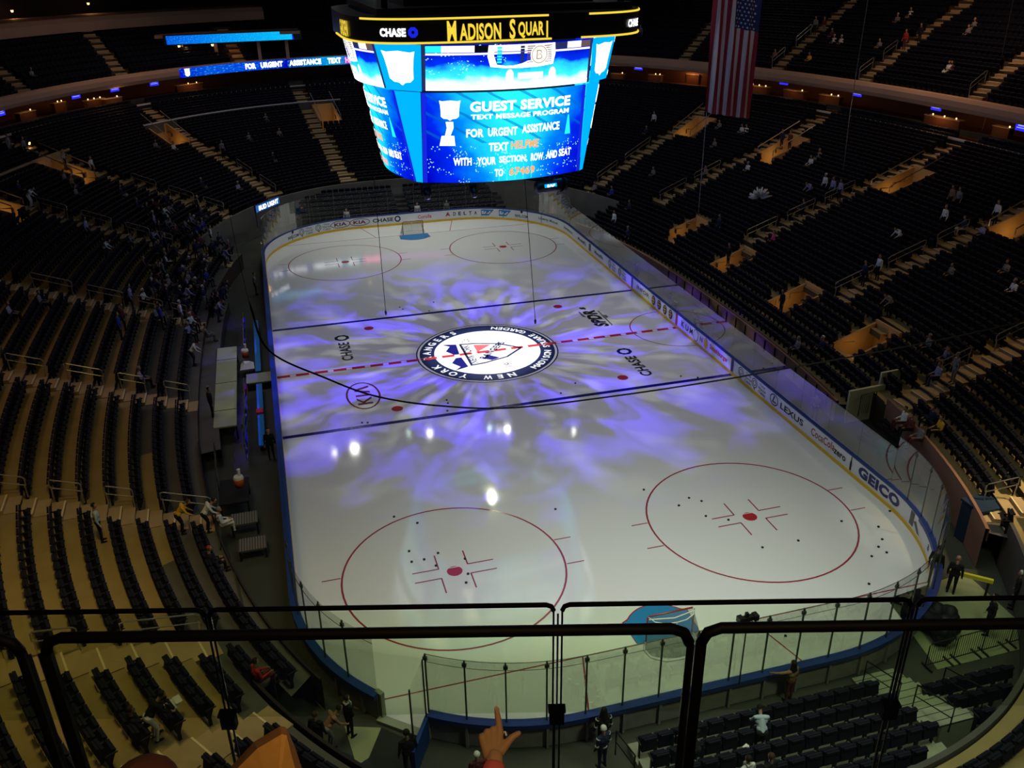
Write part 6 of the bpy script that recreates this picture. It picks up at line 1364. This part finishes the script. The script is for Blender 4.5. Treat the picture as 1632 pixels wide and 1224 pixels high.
# hall props
for (x, y, z, lab) in ((-14.7, 2.4, .55, 'orange drink cooler with white lid behind the left bench, beside the folded tarp'), (-15.0, -13.8, 1.2, 'orange and white drink cooler on the black platform below the left bench')):
    t = empty('drink_cooler', (x, y, z), 0, lab, 'cooler'); b = MB(); b.prism((0, 0, 0), .2, .42, 16, 0, .23); b.build('tank', M['orange'], t, True); b = MB(); b.prism((0, 0, .42), .235, .1, 16, 0, .2); b.build('lid', CLO['white'], t); b = MB(); b.prism((.05, .1, .52), .06, .3, 10, 0, .08); b.build('cup_stack', CLO['white'], t); b = MB(); b.box((0, -.22, .08), (.05, .06, .05)); b.build('tap', M['dark'], t)
b = MB(); b.v = [(-.4, -.5, 0), (.45, -.45, 0), (.4, .5, 0), (-.35, .45, 0), (-.1, -.2, .25), (.25, -.1, .3), (.15, .25, .22), (-.15, .2, .28)]; b.f = [(0, 1, 5, 4), (1, 2, 6, 5), (2, 3, 7, 6), (3, 0, 4, 7), (4, 5, 6, 7), (3, 2, 1, 0)]; b.m = [0]*6
o = tag(b.build('white_tarp', CLO['white']), 'crumpled white sheet over gear behind the left bench', 'sheet'); o.location = (-14.65, 1.1, .5)
for y0, y1, lab in ((8.6, .2, 'farther blue players bench strip along the left boards'), (-1.6, -9.0, 'nearer blue players bench strip along the left boards')):
    t = empty('players_bench', (-14.0, (y0+y1)/2, 0), 0, lab, 'bench'); b = MB(); b.box((0, 0, .46), (.32, y0-y1, .08)); b.build('seat_plank', M['crease'], t)
    for i in range(4): b = MB(); b.box((0, (y1-y0)/2+.4+i*(y0-y1-.8)/3, .21), (.26, .08, .42)); b.build('leg', M['dark'], t)
b = MB(); b.box((-14.02, -5.3, .56), (.36, .5, .14)); tag(b.build('red_towel', M['red']), 'red towel folded over the nearer blue bench', 'towel')
for y0, y1, lab in ((8.2, 2.9, 'blue and white striped banner hung on the farther bench wall'), (-2.3, -10.2, 'blue and white striped banner with a red patch on the nearer bench wall')):
    t = empty('bench_banner', (-14.75, (y0+y1)/2, 0), 0, lab, 'banner'); n_ = 24; L = y0-y1
    b = MB(); b.strip([(.05*math.sin(i*1.9), -L/2+L*i/n_, .45) for i in range(n_+1)], [(.04*math.sin(i*1.3), -L/2+L*i/n_, 1.25) for i in range(n_+1)]); b.strip([(.04*math.sin(i*1.3)-.03, -L/2+L*i/n_, 1.25) for i in range(n_+1)], [(.05*math.sin(i*1.9)-.03, -L/2+L*i/n_, .45) for i in range(n_+1)]); b.build('banner_cloth', CLO['lilac'], t)
    b = MB(); b.strip([(.06+.05*math.sin(i*1.7), -L/2+L*i/n_, .75) for i in range(n_+1)], [(.06+.04*math.sin(i*1.1), -L/2+L*i/n_, .98) for i in range(n_+1)]); b.build('blue_stripe', CLO['blue'], t)
    b = MB(); b.tube([(0, -L/2, 1.28), (0, L/2, 1.28)], .035, 6); b.build('top_bar', M['steel'], t)
    if y0 < 0: b = MB(); b.box((.08, L/2-1.0, 1.0), (.05, .6, .4)); b.build('red_patch', M['red'], t)
for x, y, z, lx, ly, m, nm, lab in ((-15.75, -2.0, .93, 1.15, 10.6, 'deck', 'camera_deck', 'long pale boarded deck beside the left rows, behind the benches'), (-15.3, -13.6, .85, 1.3, 2.1, 'dark', 'black_platform', 'square black platform carrying an orange cooler'), (-14.9, -15.6, .6, 1.15, .9, 'grey', 'slatted_step', 'slatted grey step below the black platform'), (-14.6, -17.4, .45, 1.15, .9, 'grey', 'slatted_step', 'second slatted grey step, nearer than the first'), (-13.9, -.7, .45, 1.6, 1.3, 'alu', 'bench_divider', 'pale block dividing the two blue benches')):
    t = empty(nm, (x, y, 0), 0, lab, 'platform'); b = MB(); b.box((0, 0, z), (lx, ly, .08)); b.build('top', M[m], t); b = MB(); [b.box((i*lx*.45, j*ly*.47, z/2), (.08, .08, z)) for i in (-1, 1) for j in (-1, 1)]; b.build('legs', M['dark'], t)
    if m == 'deck': b = MB(); [b.box((0, yy, z+.045), (lx, .04, .012)) for yy in (-3.4, .1, 3.4)]; b.build('seams', M['dark'], t)
    if m == 'grey': b = MB(); [b.box((-lx/2+.08+i*.11, 0, z+.05), (.03, ly, .02)) for i in range(10)]; b.build('slats', M['boardback'], t)
for P_, Q_, lab in (((-16.2, -9.6, 1.35), (-15.75, -18.6, 1.35), 'black tube rail beside the slatted steps, left'), ((-15.4, -18.9, 1.35), (-14.55, -24.8, 1.35), 'black tube rail along the near left platform, middle'), ((-14.3, -24.9, 1.35), (-13.9, -27.0, 1.35), 'short pale tube rail at the near left corner')):
    t = empty('platform_rail', P_, 0, lab, 'rail'); d_ = Vector(Q_)-Vector(P_); b = MB(); b.tube([(0, 0, 0), d_], .03, 6); b.tube([(0, 0, -.45), d_-Vector((0, 0, .45))], .02, 5); b.build('bars', M['post'], t); b = MB(); [b.tube([d_*f, d_*f-Vector((0, 0, 1.0))], .025, 5) for f in (0, .33, .66, 1)]; b.build('posts', M['post'], t)
# near left tunnel: mats and pale patch
b = MB(); b.poly([(-14.2, -27.2, .0), (-11.2, -29.6, .0), (-9.7, -33.2, .0), (-14.6, -31.2, .0)]); tag(b.build('blue_floor_mat', M['bluemat']), 'dark blue matting on the floor of the near left tunnel', 'mat')
b = MB(); b.poly([(-11.9, -27.9, .012), (-10.75, -28.3, .012), (-10.6, -29.0, .012), (-11.7, -29.6, .012)]); tag(b.build('pale_floor_patch', M['olive']), 'pale green floor patch in front of the open gate', 'floor patch')
b = MB(); b.poly([(-10.75, -28.3, .02), (-9.6, -29.4, .02), (-10.6, -32.6, .02), (-11.9, -30.6, .02)]); tag(b.build('black_floor_mat', M['darkmat']), 'black mat leading out of the open gate', 'mat')
# right side hall: floor, barriers, yellow bar, cloth-covered pile
b = MB(); b.poly([(9.0, -27.5, 0.0), (13, -27.0, 0), (12.8, -31.2, 0.0), (8.3, -31.2, 0.0)]); tag(b.build('pale_floor_area', M['olive']), 'pale green hall floor behind the barriers, near right', 'floor patch')
for i, (x, y) in enumerate(((8.45, -31.02), (9.65, -30.98), (10.85, -30.95), (12.1, -30.9))):
    t = empty('crowd_barrier', (x, y, 0), R(2), 'black barred crowd barrier, %s from the left behind the portable seats' % ['first', 'second', 'third', 'fourth'][i], 'barrier')
    b = MB(); b.tube([(-.55, 0, .15), (-.55, 0, 1.02), (-.48, 0, 1.1), (.48, 0, 1.1), (.55, 0, 1.02), (.55, 0, .15), (-.55, 0, .15)], .022, 6); b.build('frame', M['blackm'], t); b = MB(); [b.tube([(-.55+.1*k, 0, .15), (-.55+.1*k, 0, 1.1)], .009, 4) for k in range(1, 11)]; b.build('bars', M['blackm'], t); b = MB(); [b.box((s_*.45, 0, .04), (.06, .5, .05)) for s_ in (-1, 1)]; b.build('foot', M['blackm'], t)
b = MB(); b.box((0, 0, 0), (1.6, .12, .16)); t = tag(b.build('yellow_bar', mat('bar_yellow', (.75, .68, .05), .5)), 'bright yellow bar behind the men in suits, near right', 'bar'); t.location = (12.1, -28.1, .85); t.rotation_euler = (0, 0, R(-42))
b = MB(); b.box((-.66, 0, -.46), (.08, .08, .76)); b.box((.66, 0, -.46), (.08, .08, .76)); b.build('legs', M['dark'], t)
b = MB()
rg = random.Random(3)
for k in range(16): a = rg.uniform(0, 6.3); capsule(b, (9.4+.6*math.cos(a)*rg.random(), -29.7+.6*math.sin(a)*rg.random(), rg.uniform(.2, .6)), (9.4+.6*math.cos(a), -29.7+.6*math.sin(a), rg.uniform(.2, .9)), .36, .26)
tag(b.build('covered_pile', M['dark'], None, True), 'dark covered heap of gear behind the near right boards', 'pile')
b = MB(); b.box((14.9, -25.3, .9), (1.2, 1.0, 1.8)); b.box((14.9, -25.3, 1.85), (1.3, 1.1, .1)); tag(b.build('grey_cabinet', M['bluemat']), 'dull blue-grey box at the right edge of the hall', 'box')
# metal stairs between the two blocks of portable rows, with black rails
b = MB()
for i in range(9): b.box((5.95+.02*i, -31.0-.38*i, .14*i/1.0/2+.05), (1.65, .40, .14*i+.1))
st = tag(b.build('metal_stairs', M['alu']), 'wide pale metal stairs between the two blocks of portable seats', 'stairs')
b = MB()
for i in range(9): b.box((5.95+.02*i, -31.2-.38*i, .14*i+.105), (1.65, .03, .02)); b.box((5.95+.02*i, -30.98-.38*i, .14*i+.102), (1.65, .02, .01))
b.build('tread_edges', M['dark'], st)
for i, (x, y0, y1, z0, z1, lab) in enumerate(((5.25, -31.2, -32.8, .2, .75, 'left black rail of the wide metal stairs, lower one'), (5.6, -33.1, -34.6, .85, 1.4, 'left black rail of the wide metal stairs, upper one'), (7.1, -32.6, -34.2, .7, 1.3, 'right black rail of the wide metal stairs'), (-3.9, -31.6, -33.0, .2, .7, 'black stair rail left of the first portable seats'))):
    t = empty('stair_rail', (x, y0, z0), 0, lab, 'rail'); dy, dz = y1-y0, z1-z0
    b = MB(); b.tube([(0, 0, 0), (0, 0, 1.0), (0, dy, dz+1.0), (0, dy, dz)], .028, 6); b.tube([(0, 0, .55), (0, dy, dz+.55)], .02, 5); b.build('rail_frame', M['blackm'], t)
# guard rail behind the portable rows at the near end: cream wall top of the corner block
# ------------------------------------------------------------------ railings of the front of the upper deck
RAIL0 = Vector((-12.0, -49.692, 0)); RV = Vector((.9646, -.2637, 0)); FV = Vector((.2637, .9646, 0))
def railing(fwd, ztop, spans_, h, tube_r, r0, post_at, lab, clampz):
    for i, (a, b_) in enumerate(spans_):
        t = empty('glass_railing', tuple(RAIL0+FV*fwd+RV*((a+b_)/2)+Vector((0, 0, ztop))), -math.atan2(.2637, .9646), lab % i if '%' in lab else lab, 'railing'); W = b_-a; x0, x1 = -W/2, W/2
        pts = [(x0, 0, -h), (x0, 0, -r0), (x0+r0*.3, 0, -r0*.3), (x0+r0, 0, 0), (x1-r0, 0, 0), (x1-r0*.3, 0, -r0*.3), (x1, 0, -r0), (x1, 0, -h)]
        top = [(x0, 0, -r0), (x0+r0*.3, 0, -r0*.3), (x0+r0, 0, 0), (x1-r0, 0, 0), (x1-r0*.3, 0, -r0*.3), (x1, 0, -r0)]
        b = MB(); b.tube(top, tube_r, 8); b.build('top_tube', M['railblack'], t, True)
        b = MB(); b.box(((x0+x1)/2, 0, -h/2-.01), (W-.02, .012, h-.05)); b.build('glass_sheet', M['rglass'], t)
        for s_, xx in ((-1, x0), (1, x1)):
            b = MB(); b.tube([(xx, 0, -r0), (xx, 0, -h)], post_at[0] if s_ < 0 else post_at[1], 6); b.build('side_tube', M['railblack'], t)
            b = MB(); b.tube([(xx+s_*.03, 0, -.08), (xx+s_*.03, 0, -h)], .007, 4); b.build('steel_edge', M['steel'], t)
ords = ['leftmost', 'second from the left', 'third from the left', 'rightmost']
for i, sp_ in enumerate(((-3.6, -1.87), (-1.775, .655), (.70, 3.15))):
    railing(2.56, 20.42, [sp_], 1.05, .0215, .07, ((.02, .02), (.024, .010), (.022, .02))[i], 'thick black-topped glass railing panel in the closer row, '+['left end', 'wide middle one', 'right one'][i], 0)
for i, sp_ in enumerate(((-4.6, -2.15), (-2.12, .265), (.325, 2.74), (2.79, 5.2))):
    railing(4.80, 18.65, [sp_], 1.02, .0175, .05, (.008, .008), 'thin black-topped glass railing panel in the farther row, '+ords[i], 0)
for i, a in enumerate((-2.14, .295, 2.765)):
    t = empty('railing_clamp', tuple(RAIL0+FV*4.8+RV*a+Vector((0, 0, 17.60))), -.267, 'black clamp box under the %s gap of the farther glass railing' % ['left', 'middle', 'right'][i], 'clamp'); b = MB(); b.box((0, 0, 0), (.11, .06, .12)); b.box((0, 0, .075), (.13, .075, .02)); b.build('clamp_block', M['railblack'], t); b = MB(); b.tube([(-.02, 0, -.06), (-.02, 0, -.7)], .012, 6); b.tube([(.02, 0, -.06), (.02, 0, -.7)], .008, 6); b.build('stem', M['steel'], t)

# ------------------------------------------------------------------ pointing hand and orange cloth at the bottom edge
HO = Vector((-11.5127, -47.6107, 20.2453)); RT = Vector((0.9628, -0.2700, -0.0134)); UPV = (Vector((0.1304, 0.4204, 0.8979))*.72+Vector((0.2368, 0.8662, -0.4399))*.69).normalized(); BK = UPV.cross(RT)*-1
def H(a, b_, c=0): return HO+RT*a+UPV*b_+BK*(-c)     # c > 0 goes away from the viewer side of the hand
s = 1.0; caps = []
caps.append((H(-.004, -.07), H(-.002, .0), .029, .0275, 0)); caps.append((H(.004, -.07), H(.004, .0), .027, .026, 0))
kn = [(.017, .092), (-.006, .095), (-.027, .086), (-.044, .070)]
for i, (a, b_) in enumerate(kn): caps.append((H(a*.45, .006, .004), H(a, b_, .004), .021, .0145, 0))
caps.append((H(-.02, .04, .012), H(.01, .045, .012), .024, .024, 0))
caps += [(H(.017, .092), H(.012, .128, -.002), .0135, .0118, 0), (H(.012, .128, -.002), H(.008, .150, -.004), .0115, .0102, 0), (H(.008, .150, -.004), H(.005, .170, -.004), .0102, .0085, 0)]
for (a, b_) in kn[1:]:      # three fingers folded forward and back to the palm
    caps += [(H(a, b_), H(a+.002, b_+.012, .036), .0130, .0118, 0), (H(a+.002, b_+.012, .036), H(a+.006, b_-.018, .056), .0115, .0105, 0), (H(a+.006, b_-.018, .056), H(a+.008, b_-.036, .038), .0105, .009, 0)]
caps += [(H(.018, .022, .008), H(.042, .052, .010), .0195, .0155, 0), (H(.042, .052, .010), H(.062, .072, .006), .0145, .012, 0), (H(.062, .072, .006), H(.083, .082, .0), .012, .0095, 0)]
hm = fuse('pointing_hand', caps, .0028, [mat('hand_skin', (.42, .24, .11), .55, noise=(30, .12))], 6)
ho = bpy.data.objects.new('person', hm); C.objects.link(ho); tag(ho, 'raised hand with a pointing index finger and pink sleeve, at the bottom edge', 'person')
caps = [(H(-.008, -.40), H(-.004, -.045), .052, .041, 0), (H(.004, -.40), H(.002, -.045), .050, .039, 0)]
sm = fuse('sleeve', caps, .006, [mat('sleeve_pink', (.62, .12, .10), .85)], 3); so = bpy.data.objects.new('sleeve', sm); C.objects.link(so); so.parent = ho
b = MB(); nl = [H(.005+.006*math.cos(a), .166+.009*math.sin(a), -.0118) for a in [k*math.pi/5 for k in range(10)]]; b.poly(nl[::-1]); b.build('fingernail', mat('nail', (.62, .38, .26), .35), ho)
b = MB(); b.tube([H(.024, .086, .03), H(.030, .100, .034), H(.036, .102, .036), H(.040, .088, .036)], .0035, 6); b.build('pale_ring', CLO['white'], ho)
# black round thing beside the pointing finger
# orange folded cloth
P0 = [Vector((-12.3494, -47.7543, 20.5350)), Vector((-12.3162, -47.7672, 20.6411)), Vector((-12.2358, -47.8171, 20.7681)), Vector((-12.1580, -47.8495, 20.8371)), Vector((-12.1435, -47.8543, 20.8354)), Vector((-12.1288, -47.8683, 20.7704)), Vector((-12.1165, -47.8670, 20.6431)), Vector((-12.1197, -47.8654, 20.5536))]
Q0 = [Vector((-12.3339, -47.7082, 20.4751)), Vector((-12.2986, -47.6987, 20.5582)), Vector((-12.2341, -47.7312, 20.6427)), Vector((-12.1729, -47.7534, 20.7000)), Vector((-12.1596, -47.7588, 20.6966)), Vector((-12.1480, -47.7817, 20.6577)), Vector((-12.1365, -47.7927, 20.5513)), Vector((-12.1399, -47.7922, 20.4595))]
ctr = Vector((-12.1888, -47.9894, 20.7268))
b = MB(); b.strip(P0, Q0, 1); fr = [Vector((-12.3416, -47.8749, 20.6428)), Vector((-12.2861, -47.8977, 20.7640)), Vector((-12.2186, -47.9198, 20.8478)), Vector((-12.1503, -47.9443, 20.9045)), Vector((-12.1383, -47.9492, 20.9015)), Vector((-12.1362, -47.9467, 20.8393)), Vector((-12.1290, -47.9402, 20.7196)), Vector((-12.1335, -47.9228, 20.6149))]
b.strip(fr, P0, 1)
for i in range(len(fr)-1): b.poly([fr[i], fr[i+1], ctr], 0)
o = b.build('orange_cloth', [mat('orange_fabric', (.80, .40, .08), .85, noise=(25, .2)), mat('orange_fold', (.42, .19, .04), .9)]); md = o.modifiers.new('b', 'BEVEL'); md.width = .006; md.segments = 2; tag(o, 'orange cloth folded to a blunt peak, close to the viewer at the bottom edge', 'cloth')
b = MB(); 
for j in range(5):
    for i in range(16): a = 2*math.pi*i/16; el = math.pi/2*j/5; q = Vector((-12.5877, -47.6514, 20.4957))+RV*.105*math.cos(a)*math.cos(el)+FV*.12*math.sin(a)*math.cos(el)+Vector((0, 0, .085))*math.sin(el); b.v.append(tuple(q))
for j in range(4):
    for i in range(16): b.f.append((j*16+i, j*16+(i+1) % 16, (j+1)*16+(i+1) % 16, (j+1)*16+i)); b.m.append(0)
b.poly([b.v[4*16+i] for i in range(16)]); tag(b.build('rounded_cap', mat('dull_red_cap', (.10, .035, .02), .9), None, True), 'dull red-brown rounded cap top just showing at the lower left edge', 'cap')
